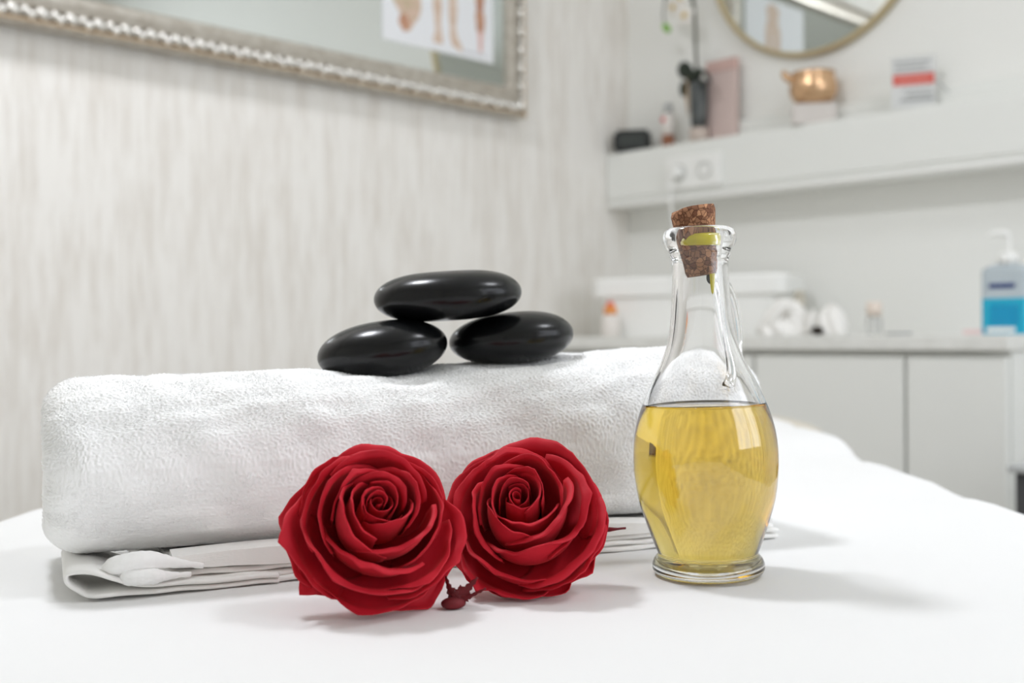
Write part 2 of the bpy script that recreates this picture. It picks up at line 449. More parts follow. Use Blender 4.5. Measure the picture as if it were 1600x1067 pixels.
# terry loops standing off the roll: real little tufts, far too many to count
def make_pile():
    NT1, NT2 = 290, 230
    gl, gt = np.meshgrid(np.linspace(0.002, L_T - 0.002, NT1), np.linspace(-0.1 * PI, 1.20 * PI, NT2), indexing='ij')
    gl = (gl + rng.normal(0, 0.0012, gl.shape)).ravel().clip(0.0008, L_T - 0.0008); gt = (gt + rng.normal(0, 0.02, gt.shape)).ravel()
    e = 1e-3
    P = np.stack(towel_point(gl, gt), -1)
    A = np.stack(towel_point(np.clip(gl + e, 0, L_T), gt), -1) - np.stack(towel_point(np.clip(gl - e, 0, L_T), gt), -1)
    B = np.stack(towel_point(gl, gt + 0.01), -1) - np.stack(towel_point(gl, gt - 0.01), -1)
    A /= np.linalg.norm(A, axis=1)[:, None] + 1e-12; B /= np.linalg.norm(B, axis=1)[:, None] + 1e-12
    N = np.cross(A, B); N /= np.linalg.norm(N, axis=1)[:, None] + 1e-12
    ctr = np.stack([gl, np.full_like(gl, W_T / 2), np.full_like(gl, 0.056)], -1)
    flip = np.sign(np.sum(N * (P - ctr), 1)); N *= flip[:, None]
    k = len(gl)
    cl1 = np.sin(gl * 1100 + 5 * np.sin(gt * 31)) * np.sin(gt * 90 + 4 * np.sin(gl * 320))
    cl2 = np.sin(gl * 900 + 4 * np.sin(gt * 47) + 1) * np.sin(gt * 70 + 3 * np.sin(gl * 210) + 2)
    front = np.clip(-np.cos(gt), 0, 1) * np.clip(0.45 - np.sin(gt), 0, 1)
    lean = (cl1 * 0.7 + rng.normal(0, 0.4, k))[:, None] * A + (cl2 * 0.6 + rng.normal(0, 0.4, k) + 0.5)[:, None] * B
    D = N + lean
    D /= np.linalg.norm(D, axis=1)[:, None]
    ln = rng.uniform(0.0006, 0.0013, k) * (1 - 0.35 * np.clip(front * 1.6, 0, 1))
    ln *= np.where((gl < 0.004) | (gl > L_T - 0.004), 1.5, 1.0)
    w = rng.uniform(0.00016, 0.00028, k)
    rot = rng.uniform(0, 2 * PI, k)
    vs = np.empty((k, 4, 3)); base = P - N * 0.0004
    for c in range(3):
        a = rot + c * 2 * PI / 3
        vs[:, c] = base + (np.cos(a) * w)[:, None] * A + (np.sin(a) * w)[:, None] * B
    vs[:, 3] = P + D * ln[:, None]
    tri = np.array([(0, 1, 3), (1, 2, 3), (2, 0, 3)])
    me = np_mesh('terry_pile', vs.reshape(-1, 3), ((np.arange(k) * 4)[:, None, None] + tri[None]).reshape(-1, 3))
    o = link('terry_pile', me, m_terry, towel, False)
    o['kind'] = 'stuff'
make_pile()

# folded layers lying under the roll
def ribbon(name, path, d0, d1, th, m, n=90, wav=0.0, seed=0, dfun=None):
    """a cloth strip: path of (l, z) swept in depth from d0 to d1, front edge wavy and rounded"""
    P = spline(path, n)
    T = np.gradient(P, axis=0); T /= np.linalg.norm(T, axis=1)[:, None] + 1e-12
    Nn = np.stack([-T[:, 1], T[:, 0]], -1)
    v, f = [], []
    secp = [(0.10, 1.0), (0.0, 0.5), (0.0, -0.5), (0.10, -1.0), (1.0, -1.0), (1.0, 1.0)]
    for i in range(n):
        l, z = P[i]
        wv = wav * (math.sin(l * 140 + seed) * 0.5 + math.sin(l * 310 + 2.1 * seed) * 0.35 + math.sin(l * 61 + seed * 1.7) * 0.5)
        zz = wav * 0.25 * math.sin(l * 190 + seed * 2.3)
        f0 = d0 + wv + (dfun(l) if dfun else 0)
        for (q, s) in secp:
            dd = f0 + (d1 - f0) * (q * 0.02 / max(1e-6, (d1 - f0)) if q < 1 else 1.0) if q < 1 else d1
            v.append((l + Nn[i, 0] * s * th / 2, dd, max(0.0002, z + zz + Nn[i, 1] * s * th / 2)))
    k = len(secp)
    for i in range(n - 1):
        for j in range(k):
            j2 = (j + 1) % k
            f.append((i * k + j, i * k + j2, (i + 1) * k + j2, (i + 1) * k + j))
    f.append(tuple(range(k))[::-1]); f.append(tuple(range((n - 1) * k, n * k)))
    return pyd(name, v, f, m, towel)
ribbon('folded_layer', [(0.105, 0.0042), (0.060, 0.0046), (0.040, 0.0058), (0.030, 0.0090), (0.020, 0.0128), (0.0105, 0.0125), (0.0100, 0.0085), (0.0150, 0.0045), (0.0205, 0.0020), (0.035, 0.0020), (0.07, 0.0018), (0.105, 0.0018)], -0.011, 0.06, 0.0022, m_hem, 140, 0.0008, 1.0,
       lambda l: 0.004 * max(0, min(1, (0.022 - l) / 0.012)))
ribbon('folded_layer', [(0.06, 0.0022), (0.2, 0.0018), (0.396, 0.0018)], -0.007, 0.10, 0.0028, m_hem, 120, 0.0012, 2.0)
ribbon('folded_layer', [(0.042, 0.0056), (0.08, 0.0048), (0.2, 0.0047), (0.396, 0.0047)], -0.006, 0.10, 0.0024, m_hem, 120, 0.0014, 4.1)
ribbon('folded_layer', [(0.046, 0.0084), (0.08, 0.0074), (0.2, 0.0074), (0.394, 0.0074)], -0.004, 0.10, 0.0026, m_hem, 120, 0.0012, 5.3)
ribbon('folded_layer', [(0.055, 0.0115), (0.09, 0.0105), (0.2, 0.0100), (0.392, 0.0100)], -0.003, 0.10, 0.0022, m_hem, 120, 0.0012, 6.6)
# smooth woven border standing upright, and the rolled hem ends at its left
v, f = [], []
nb = 60
for i in range(nb):
    l = 0.056 + (0.392 - 0.056) * i / (nb - 1)
    t = min(1, i / 8)
    zb_, zt_ = 0.0112 - 0.002 * t, 0.0165 + 0.0012 * t
    if l > 0.26: zt_ = max(zb_ + 0.003, zt_ - (l - 0.26) * 0.06)
    dd = -0.0045 + 0.0008 * math.sin(l * 90)
    v += [(l, dd - 0.0010, zb_), (l, dd - 0.0004, zt_), (l, dd + 0.012, zt_ + 0.0015), (l, dd + 0.012, zb_)]
for i in range(nb - 1):
    for j in range(4):
        f.append((i * 4 + j, i * 4 + (j + 1) % 4, (i + 1) * 4 + (j + 1) % 4, (i + 1) * 4 + j))
f.append((3, 2, 1, 0)); f.append(tuple((nb - 1) * 4 + j for j in range(4)))
pyd('woven_border', v, f, m_hem, towel, False)
def hem(path, r, t0, t1):
    n_ = 40
    rr = [r * (min(1, i / (n_ * t0)) ** 0.5 if i < n_ * t0 else 1.0) * (1.0 if i < n_ * t1 else max(0.28, 1 - 2.2 * (i / n_ - t1))) + 0.0003 + 0.00012 * math.sin(i * 1.9) for i in range(n_)]
    tube('hem_roll', spline(path, n_), rr, m_terry, towel, 18)
hem([(0.0255, -0.002, 0.0128), (0.032, -0.0075, 0.0152), (0.040, -0.0095, 0.0168), (0.048, -0.0085, 0.0160), (0.058, -0.007, 0.0138), (0.070, -0.006, 0.0112)], 0.0040, 0.14, 0.55)
hem([(0.033, -0.006, 0.0088), (0.038, -0.0105, 0.0094), (0.046, -0.0115, 0.0094), (0.052, -0.010, 0.0088), (0.064, -0.008, 0.0082)], 0.0035, 0.14, 0.55)

# ------------------------------------------------------------------ basalt stones
m_stone = mat('oiled black basalt', rough=0.24, Specular_IOR_Level=0.38)
noise_colour(m_stone, 14, srgb(8, 9, 10), srgb(16, 17, 18)); 
_nt, _b = nodes(m_stone)
noise_bump(m_stone, 700, 0.10, 0.0003, 3)
def stone(name, label, cpx, cpy, D, w, dep, th, tilt, rz, p, lean=0.0, skew=0.0):
    me = ellipsoid_mesh(name, w / 2, dep / 2, th / 2, 64, 32, p)
    for vv in me.vertices:
        x, y, z = vv.co
        q = x / (w / 2)
        vv.co.z = z * (1 + skew * q) 
        vv.co.y = y * (1 + 0.06 * q)
    o = link(name, me, m_stone)
    o.location = at(cpx, cpy, D)
    o.rotation_euler = (lean, tilt, rz)
    tag(o, label, 'stone', 'hot stones stacked on the towel')
    return o
stone('massage_stone', 'black basalt massage stone lower left of the three on the towel', 598, 547, 0.642, 0.0735, 0.062, 0.0330, math.radians(-8), 0.15, 2.25)
stone('massage_stone', 'black basalt massage stone lower right of the three on the towel', 799, 528, 0.672, 0.0740, 0.062, 0.0305, math.radians(-5), 0.2, 2.35, 0.0, 0.05)
stone('massage_stone', 'flat black basalt massage stone resting on top of the two others', 700, 462, 0.655, 0.0850, 0.066, 0.0285, math.radians(-3.5), 0.1, 3.1, math.radians(3))

# ------------------------------------------------------------------ roses
m_petal = mat('red rose petal', rough=0.62)
nt, b = nodes(m_petal)
noise_colour(m_petal, 55, srgb(182, 22, 40), srgb(200, 34, 50), 0.3, 0.7)
b.inputs['Sheen Weight'].default_value = 0.25; b.inputs['Sheen Roughness'].default_value = 0.4
b.inputs['Sheen Tint'].default_value = srgb(255, 120, 120)
b.inputs['Specular IOR Level'].default_value = 0.25
noise_bump(m_petal, 260, 0.25, 0.0006, 4)
m_sepal = mat('dark red dyed sepal', rough=0.65); noise_colour(m_sepal, 90, srgb(72, 10, 16), srgb(120, 18, 28))

def petal_mesh(rnd, phi, W, rr, zr, curl, tip, spir, R, bulge=1.12, ruff=0.02, notch=0.18, bend=1.5, off=(0, 0)):
    nu, nv = 27, 21
    v, f = [], []
    a1, a2, a3 = rnd.uniform(0, 6.28), rnd.uniform(0, 6.28), rnd.uniform(0, 6.28)
    tilt = rnd.uniform(-0.12, 0.12); pw = 2.6 - 1.1 * min(1, tip) + rnd.uniform(-0.2, 0.4); jz = rnd.uniform(-0.05, 0.06) * min(1, rr * 2); jr = rnd.uniform(-0.03, 0.03) * min(1, rr * 2); a4 = rnd.uniform(0, 6.28); lean = rnd.uniform(-0.05, 0.09) * min(1.0, rr * 1.6)
    for j in range(nv):
        t = j / (nv - 1)
        for i in range(nu):
            u = -1 + 2 * i / (nu - 1)
            au = abs(u)
            # margin shape: rounded with a small point
            hgt = 1 - notch * au ** pw + tip * 0.07 * max(0, 1 - au * 2.6)
            hgt += tilt * u * 0.6
            hgt += ruff * (math.sin(u * 7 + a1) * 0.6 + math.sin(u * 15 + a2) * 0.35) * t
            T0 = 0.74
            s = min(1.0, t / T0) * hgt
            m = 1 - s
            r = m ** 3 * 0.07 + 3 * m * m * s * rr * bulge * 0.95 + 3 * m * s * s * rr * bulge + s ** 3 * rr
            z = 3 * m * m * s * zr * 0.02 + 3 * m * s * s * zr * 0.62 + s ** 3 * zr
            # the rim rolls outwards, more beside the tip than at it
            q = max(0.0, (t - T0) / (1 - T0))
            bmax = bend * (1 - 0.45 * tip * math.exp(-(au / 0.22) ** 2)) * (1 + 0.18 * math.sin(u * 4 + a3))
            be = q * bmax
            rho = curl * (1 - 0.35 * au * au)
            r += rho * (1 - math.cos(be)); z += rho * math.sin(be)
            r += lean * t * t; z -= lean * 0.4 * t * t
            r *= 1 + spir * u
            r += ruff * 0.55 * t * t * math.sin(u * 6 + a2) * rr
            z += ruff * 0.6 * t * t * math.sin(u * 5 + a1)
            r += jr * t; z += jz * t
            e_ = max(0.0, (t - 0.6) / 0.4)
            r += max(0.0, tip - 0.6) * 0.13 * e_ * math.exp(-(au / 0.20) ** 1.3)
            r += 0.008 * e_ * math.sin(u * 19 + a4) * min(1, rr); z += 0.006 * e_ * math.sin(u * 23 + a1) * min(1, rr)
            ang = phi + u * W * (0.45 + 0.55 * min(1.0, t * 1.8))
            ox = 0.13 * max(0, 0.75 - rr)
            v.append((r * math.cos(ang) * R + off[0] * ox * R, r * math.sin(ang) * R + off[1] * ox * R, z * R))
    for j in range(nv - 1):
        for i in range(nu - 1):
            f.append((j * nu + i, j * nu + i + 1, (j + 1) * nu + i + 1, (j + 1) * nu + i))
    return v, f

def sepal_pts(L, w, jag, rnd, curve):
    v, f = [], []
    n = 12
    for i in range(n):
        t = i / (n - 1)
        ww = w * (1 - t) ** 0.8 * (0.6 + 0.4 * math.sin(PI * min(1, t * 1.6))) + 0.0003
        if i % 2: ww *= 1 + jag
        x = L * t; z = curve * L * t * t
        v += [(x, -ww, z + 0.25 * ww), (x, 0, z), (x, ww, z + 0.25 * ww)]
    for i in range(n - 1):
        for j in range(2):
            f.append((i * 3 + j, i * 3 + j + 1, (i + 1) * 3 + j + 1, (i + 1) * 3 + j))
    return v, f

def make_rose(label, R, seed, axis, spin, target, rings, squash=(1, 1), sink=0.0, offs=(0, 0)):
    rnd = random.Random(seed)
    root = thing('rose', label, 'rose', (0, 0, 0), 0.0, 'red roses in front of the towel')
    ax = Vector(axis).normalized()
    side = Vector((0, 0, 1)).cross(ax).normalized()
    upv = ax.cross(side)
    Rm = Matrix((side, upv, ax)).transposed()     # local x = side, y = up, z = axis
    Sp = Matrix.Rotation(spin, 3, 'Z')
    allz, parts = [], []
    k = 0
    for ring in rings:
        n, r0, r1, z0, z1, W, curl, tip, spir, ruff, notch, bulge, ph0, bend = ring
        for i in range(n):
            q = i / max(1, n - 1) if n > 1 else 0
            phi = ph0 + 2 * PI * ((i * (2 if n in (3, 5) else 1)) % n if n % 2 else i) / n + rnd.uniform(-0.25, 0.25)
            vv, ff = petal_mesh(rnd, phi, W * rnd.uniform(0.9, 1.1), r0 + (r1 - r0) * q, (z0 + (z1 - z0) * q) * rnd.uniform(0.94, 1.05),
                                curl * rnd.uniform(0.6, 1.4), tip * rnd.uniform(0.5, 1.3), spir, R, bulge, ruff, notch, bend * rnd.uniform(0.55, 1.25), offs)
            vv = [Rm @ Vector(((Sp @ Vector(p)).x * squash[0], (Sp @ Vector(p)).y * squash[1], (Sp @ Vector(p)).z)) for p in vv]
            parts.append(('petal', vv, ff, m_petal))
            k += 1
    ctr = Vector(target)
    allp = [p for q in parts for p in q[1]]
    zmin = min(p.z for p in allp)
    dz = TZ + 0.0004 - zmin - ctr.z - sink
    ctr.z += 0  # height comes from resting on the sheet
    off = Vector((ctr.x, ctr.y, TZ + 0.0006 - zmin - sink))
    root.location = (off.x, off.y, TZ)
    rel = Vector((0, 0, off.z - TZ))
    for nme, vv, ff, mm_ in parts:
        pts = []
        for p in vv:
            q = p + rel
            if q.z < 0.0035:                      # a petal pressed against the sheet spreads forward instead of sinking in
                dd_ = 0.0035 - q.z
                q.z = 0.0007 + 0.0028 * math.exp(-dd_ / 0.0028); q.y -= 0.25 * dd_
            pts.append(q)
        o = pyd(nme, pts, ff, mm_, root)
        md = o.modifiers.new('thickness', 'SOLIDIFY'); md.thickness = 0.0004; md.offset = 0
    # calyx and sepals behind the head
    cy = lathe('calyx', [(0, -0.16 * R), (0.10 * R, -0.15 * R), (0.17 * R, -0.05 * R), (0.15 * R, 0.04 * R), (0, 0.06 * R)], m_sepal, root, 16)
    cy.matrix_basis = Matrix.Translation(rel) @ Rm.to_4x4()
    for i in range(5):
        a = 2 * PI * i / 5 + 0.3 + seed
        vv, ff = sepal_pts((1.1 if seed == 11 and i == 1 else 0.72) * R, 0.07 * R, 0.6, rnd, 0.12)
        Z = Matrix.Rotation(a, 3, 'Z')
        pts = []
        for p in vv:
            q = Vector((p[0] + 0.1 * R, p[1], p[2] - 0.06 * R))
            q = Rm @ (Z @ q) + rel
            q.z = max(q.z, 0.0006)
            pts.append(q)
        o = pyd('sepal', pts, ff, m_sepal, root)
        md = o.modifiers.new('thickness', 'SOLIDIFY'); md.thickness = 0.0004; md.offset = 0
    return root

#        n   r0    r1    z0    z1    W    curl  tip  spir  ruff  notch bulge phase
RINGS = [
    (1, 0.050, 0.050, 0.78, 0.78, 2.7, 0.02, 0.0, 0.35, 0.004, 0.05, 1.1, 0.2, 0.4),
    (2, 0.090, 0.120, 0.80, 0.81, 2.0, 0.03, 0.1, 0.30, 0.010, 0.08, 1.2, 1.1, 0.5),
    (3, 0.160, 0.220, 0.83, 0.85, 1.55, 0.04, 0.3, 0.22, 0.016, 0.12, 1.2, 2.0, 0.7),
    (3, 0.270, 0.330, 0.86, 0.85, 1.35, 0.05, 0.7, 0.17, 0.024, 0.18, 1.18, 0.6, 1.0),
    (4, 0.400, 0.490, 0.83, 0.77, 1.20, 0.055, 1.0, 0.12, 0.030, 0.24, 1.14, 0.1, 1.3),
    (4, 0.570, 0.660, 0.72, 0.63, 1.10, 0.060, 1.2, 0.09, 0.034, 0.30, 1.10, 0.9, 1.6),
    (4, 0.740, 0.810, 0.52, 0.43, 1.08, 0.065, 1.4, 0.06, 0.038, 0.36, 1.05, 0.3, 1.6),
    (5, 0.850, 0.910, 0.30, 0.18, 0.95, 0.070, 1.6, 0.04, 0.046, 0.42, 1.00, 0.5, 1.5),
    (5, 0.850, 0.900, 0.06, -0.06, 0.90, 0.060, 1.6, 0.04, 0.060, 0.42, 0.98, 1.0, 1.2),
]
p = at(606, 838, 0.498)
make_rose('fully open red rose on the left, overlapping the other rose', 0.0388, 3, (0.27, -0.80, 0.50), 0.4, (p.x - 0.008, p.y + 0.008, 0), RINGS, (1.0, 0.97), 0.0040, (-0.2, 1.0))
p = at(822, 812, 0.531)
make_rose('fully open red rose on the right, nearer to the oil bottle', 0.0392, 11, (-0.02, -0.76, 0.58), 2.3, (p.x, p.y + 0.008, 0), RINGS, (0.99, 1.06), 0.0030, (0.9, 0.5))

# the sepal scrap that fell between the roses
p = at(712, 948, 0.119 * F / (952 - 525))
sc_ = thing('fallen_calyx', 'small dark red jagged calyx scrap lying between the two roses', 'calyx', (p.x, p.y, TZ), 0.3)
me = ellipsoid_mesh('calyx_bulb', 0.0056, 0.004, 0.0027, 20, 12)
o = link('calyx_bulb', me, m_sepal, sc_); o.location = (-0.001, 0, 0.0028)
rr_ = random.Random(5)
for (L, w, az, el) in ((0.0115, 0.0026, 2.7, 0.95), (0.0135, 0.0028, 0.35, 0.70), (0.0140, 0.0009, -0.1, 0.30), (0.008, 0.0018, 1.4, 0.7)):
    vv, ff = sepal_pts(L, w, 0.7, rr_, 0.35)
    Mx = Matrix.Rotation(az, 3, 'Z') @ Matrix.Rotation(-el, 3, 'Y') @ Matrix.Rotation(1.1, 3, 'X')
    o = pyd('sepal', [Mx @ Vector(q) + Vector((0, 0, 0.0032)) for q in vv], ff, m_sepal, sc_)
    md = o.modifiers.new('thickness', 'SOLIDIFY'); md.thickness = 0.0004

# ------------------------------------------------------------------ oil bottle
m_glass = mat('clear glass', (1, 1, 1, 1), 0.0, 0.0, 1.0, 1.50)
m_oil = mat('golden massage oil', (1, 1, 1, 1), 0.0, 0.0, 1.0, 1.46)
nt, b = nodes(m_oil)
va = nt.nodes.new('ShaderNodeVolumeAbsorption'); va.inputs['Color'].default_value = (0.95, 0.82, 0.05, 1); va.inputs['Density'].default_value = 46.0
nt.links.new(va.outputs[0], nt.nodes['Material Output'].inputs['Volume'])
m_drop = mat('oil film', srgb(244, 232, 40), 0.05, 0.0, 0.35, 1.30); noise_bump(m_drop, 300, 0.05)
m_cork = mat('pressed cork', rough=0.85)
nt, b = nodes(m_cork)
tc = nt.nodes.new('ShaderNodeTexCoord')
vo = nt.nodes.new('ShaderNodeTexVoronoi'); vo.inputs['Scale'].default_value = 430
vo2 = nt.nodes.new('ShaderNodeTexVoronoi'); vo2.feature = 'DISTANCE_TO_EDGE'; vo2.inputs['Scale'].default_value = 430
nz = nt.nodes.new('ShaderNodeTexNoise'); nz.inputs['Scale'].default_value = 500; nz.inputs['Detail'].default_value = 3
mxv = nt.nodes.new('ShaderNodeVectorMath'); mxv.operation = 'MULTIPLY_ADD'; mxv.inputs[1].default_value = (0.0016, 0.0016, 0.0016)
nt.links.new(tc.outputs['Object'], nz.inputs['Vector']); nt.links.new(nz.outputs['Color'], mxv.inputs[0]); nt.links.new(tc.outputs['Object'], mxv.inputs[2])
nt.links.new(mxv.outputs[0], vo.inputs['Vector']); nt.links.new(mxv.outputs[0], vo2.inputs['Vector'])
r1 = nt.nodes.new('ShaderNodeValToRGB')
r1.color_ramp.elements[0].color = srgb(124, 80, 58); r1.color_ramp.elements[1].color = srgb(200, 148, 110)
sp = nt.nodes.new('ShaderNodeSeparateColor'); nt.links.new(vo.outputs['Color'], sp.inputs[0]); nt.links.new(sp.outputs[0], r1.inputs[0])
r2 = nt.nodes.new('ShaderNodeValToRGB'); r2.color_ramp.elements[0].position = 0.0; r2.color_ramp.elements[0].color = (0.30, 0.22, 0.18, 1); r2.color_ramp.elements[1].position = 0.10; r2.color_ramp.elements[1].color = (1, 1, 1, 1)
nt.links.new(vo2.outputs['Distance'], r2.inputs[0])
mu = nt.nodes.new('ShaderNodeMix'); mu.data_type = 'RGBA'; mu.blend_type = 'MULTIPLY'; mu.inputs[0].default_value = 1.0
nt.links.new(r1.outputs[0], mu.inputs[6]); nt.links.new(r2.outputs[0], mu.inputs[7]); nt.links.new(mu.outputs[2], b.inputs['Base Color'])
bp = nt.nodes.new('ShaderNodeBump'); bp.inputs['Strength'].default_value = 0.6; bp.inputs['Distance'].default_value = 0.0006
nt.links.new(r2.outputs[0], bp.inputs['Height']); nt.links.new(bp.outputs[0], b.inputs['Normal'])

BD = 0.566
bp0 = at(1107, 897, BD)
bot = thing('oil_bottle', 'clear glass bottle of golden oil with a cork, beside the towel', 'bottle', (bp0.x, bp0.y, TZ + 0.0003))
bot.rotation_euler = (0, math.radians(-1.2), 0)
out = [(0.0, 0.0012), (0.020, 0.0010), (0.0245, 0.0), (0.0265, 0.0008), (0.0277, 0.0030), (0.0276, 0.0056), (0.0266, 0.0080), (0.0252, 0.0096), (0.0247, 0.0108)]
out += [tuple(q) for q in spline([(0.0247, 0.0108), (0.0262, 0.0145), (0.0303, 0.0262), (0.0335, 0.037), (0.0351, 0.0475), (0.0356, 0.058), (0.0348, 0.0690), (0.0326, 0.0785), (0.0303, 0.0850), (0.0262, 0.0945), (0.0213, 0.1040), (0.0176, 0.1136), (0.0158, 0.1230), (0.0148, 0.1330), (0.0142, 0.1430), (0.0138, 0.1515), (0.0138, 0.1550)], 60)[1:]]
out += [(0.0143, 0.1568), (0.0149, 0.1578), (0.0148, 0.1590), (0.0152, 0.1604), (0.0168, 0.1624), (0.0180, 0.1650), (0.0181, 0.1678), (0.0172, 0.1702), (0.0155, 0.1716), (0.0138, 0.1720)]
inn_r = spline([(0.0, 0.0032), (0.012, 0.0033), (0.0215, 0.0046), (0.0222, 0.0085), (0.0222, 0.0115), (0.0240, 0.0150), (0.0280, 0.0262), (0.0312, 0.037), (0.0328, 0.0475), (0.0333, 0.058), (0.0325, 0.0690), (0.0303, 0.0785), (0.0280, 0.0850), (0.0239, 0.0945), (0.0190, 0.1040), (0.0152, 0.1136), (0.0133, 0.1230), (0.0122, 0.1330), (0.0114, 0.1430), (0.0109, 0.1515), (0.0108, 0.1580), (0.0116, 0.1640), (0.0128, 0.1695)], 80)
inn = [tuple(q) for q in inn_r]; inn[0] = (0.0, 0.0032)
lip_in = [(0.0132, 0.1716)]
prof_b = out + lip_in + inn[::-1]
body = lathe('glass_body', prof_b, m_glass, bot, 96)
# oil: slightly into the glass wall so that no air gap shows
LEV = 0.0842
oilp = [(0.0, 0.0030)] + [(r + 0.00025, z) for r, z in inn[1:] if z < LEV]
oilp = [(max(0, r), z) for r, z in oilp]
rl = float(np.interp(LEV, [z for r, z in inn], [r for r, z in inn])) + 0.00025
oilp += [(rl, LEV), (rl - 0.0008, LEV - 0.0006), (rl - 0.003, LEV - 0.0009), (0.0, LEV - 0.0009)]
oil = lathe('oil', oilp, m_oil, bot, 96)
# handle at the back right
haz = math.radians(52)
hp = spline([(0.0133, 0.1475), (0.0200, 0.1470), (0.0300, 0.1380), (0.0360, 0.1220), (0.0362, 0.1080), (0.0335, 0.0970), (0.0276, 0.0915)], 40)
tube('handle', [(r * math.cos(haz), r * math.sin(haz), z) for r, z in hp], 0.0034, m_glass, bot, 16)
# cork, tilted, with a chipped rim
v, f = [], []
ncs, nzs = 40, 16
for j in range(nzs + 1):
    t = j / nzs
    for i in range(ncs):
        a = 2 * PI * i / ncs
        r = 0.0077 + 0.0036 * t + 0.0002 * math.sin(a * 5 + t * 9) + rng.normal(0, 0.00008)
        z = 0.0340 * t
        chip = math.exp(-((((a - 3.3 + PI) % (2 * PI)) - PI) / 0.55) ** 2)
        if j >= nzs - 2: z -= 0.0030 * chip * (1 - (nzs - j) * 0.3)
        if j == nzs: r -= 0.0006; 
        if j == 0: r -= 0.0005
        v.append((r * math.cos(a), r * math.sin(a), z))
top0 = len(v)
for rad in (0.75, 0.4):
    for i in range(ncs):
        a = 2 * PI * i / ncs
        chip = math.exp(-((((a - 3.3 + PI) % (2 * PI)) - PI) / 0.55) ** 2)
        v.append((0.0108 * rad * math.cos(a), 0.0108 * rad * math.sin(a), 0.0340 - 0.0012 * chip * (rad > 0.5) + rng.normal(0, 0.00008)))
for j in range(nzs):
    for i in range(ncs):
        i2 = (i + 1) % ncs
        f.append((j * ncs + i, j * ncs + i2, (j + 1) * ncs + i2, (j + 1) * ncs + i))
for a0, b0 in ((nzs * ncs, top0), (top0, top0 + ncs)):
    for i in range(ncs):
        i2 = (i + 1) % ncs
        f.append((a0 + i, a0 + i2, b0 + i2, b0 + i))
f.append(tuple(top0 + ncs + i for i in range(ncs))); f.append(tuple(range(ncs))[::-1])
ck = pyd('cork', v, f, m_cork)
tag(ck, 'tapered brown cork stuck in the neck of the oil bottle', 'cork')
bpy.context.view_layer.update()
ck.matrix_world = bot.matrix_world @ Matrix.Translation((0.0008, 0, 0.1482)) @ Matrix.Rotation(math.radians(-7), 4, 'Y')
# oil caught between cork and lip, and a drip under the cork
v, f = [], []
n = 40
for i in range(n + 1):
    a = -PI * 0.92 + PI * 0.86 * i / n
    for k in range(8):
        b_ = 2 * PI * k / 8
        w = math.sin(PI * i / n) ** 0.5 * 1.0 + 0.02
        r = 0.0103 + 0.0006 * math.cos(b_) * w; z = 0.1655 + 0.0020 * math.sin(b_) * w
        v.append((r * math.cos(a), r * math.sin(a), z))
for i in range(n):
    for k in range(8):
        k2 = (k + 1) % 8
        f.append((i * 8 + k, i * 8 + k2, (i + 1) * 8 + k2, (i + 1) * 8 + k))
pyd('oil_film', v, f, m_drop, bot)
lathe('oil_drip', [(0, 0.1385), (0.0006, 0.1395), (0.0009, 0.142), (0.0012, 0.1465), (0.0014, 0.151), (0, 0.152)], m_drop, bot, 14).location = (0.0050, -0.004, 0)

# ------------------------------------------------------------------ framed mirror on the left wall
m_silver = mat('antique silver leaf', rough=0.34, metal=0.55)
noise_colour(m_silver, 60, srgb(176, 168, 156), srgb(200, 194, 184), 0.35, 0.65); noise_bump(m_silver, 220, 0.25, 0.001)
m_bead = mat('polished silver ornament', srgb(242, 240, 235), 0.25, 0.55); noise_bump(m_bead, 150, 0.15, 0.001)
m_champ = mat('champagne gilding', srgb(196, 172, 142), 0.4, 0.4); noise_bump(m_champ, 150, 0.2, 0.001)
m_mirror = mat('mirror glass', srgb(226, 230, 228), 0.01, 1.0); noise_bump(m_mirror, 3, 0.0)
FW, FD = 0.066, 0.032
u_r, z_b = left_uz(807, 189, 0.0)
MIRR_L, MIRR_H = 1.45, 0.60
mir = thing('wall_mirror', 'rectangular wall mirror in an ornate silver frame', 'mirror', left(u_r - MIRR_L, 0.018, z_b), RL)
box('spacer', (0.10, 0.0, 0.06), (MIRR_L - 0.10, 0.0175, MIRR_H - 0.06), m_dark, mir)
# local frame: x along the wall, -y into the room, z up from the bottom edge
FP = [(0.0, 0.0), (0.0, 0.016), (0.004, 0.021), (0.010, 0.019), (0.015, 0.016), (0.030, 0.019), (0.034, 0.027), (0.042, 0.031), (0.053, 0.028), (0.0575, 0.020), (0.060, 0.018), (0.064, 0.020), (FW, 0.016), (FW, 0.0)]
def rail(name, a, b, inner, m):
    """moulding from corner a to b (x, z), mitred; inner = direction towards the glass. FP runs from the outer edge inwards"""
    a, b, inner = Vector(a), Vector(b), Vector(inner)
    t = (b - a).normalized()
    v, f = [], []
    for e, s in ((a, 1), (b, -1)):
        for q, h in FP:
            p = e + inner * q + t * (s * q)
            v.append((p.x, -h - 0.0005, p.y))
    k = len(FP)
    for j in range(k):
        j2 = (j + 1) % k
        f.append((j, j2, k + j2, k + j))
    f.append(tuple(range(k))[::-1]); f.append(tuple(range(k, 2 * k)))
    return pyd(name, v, f, m, mir, False)
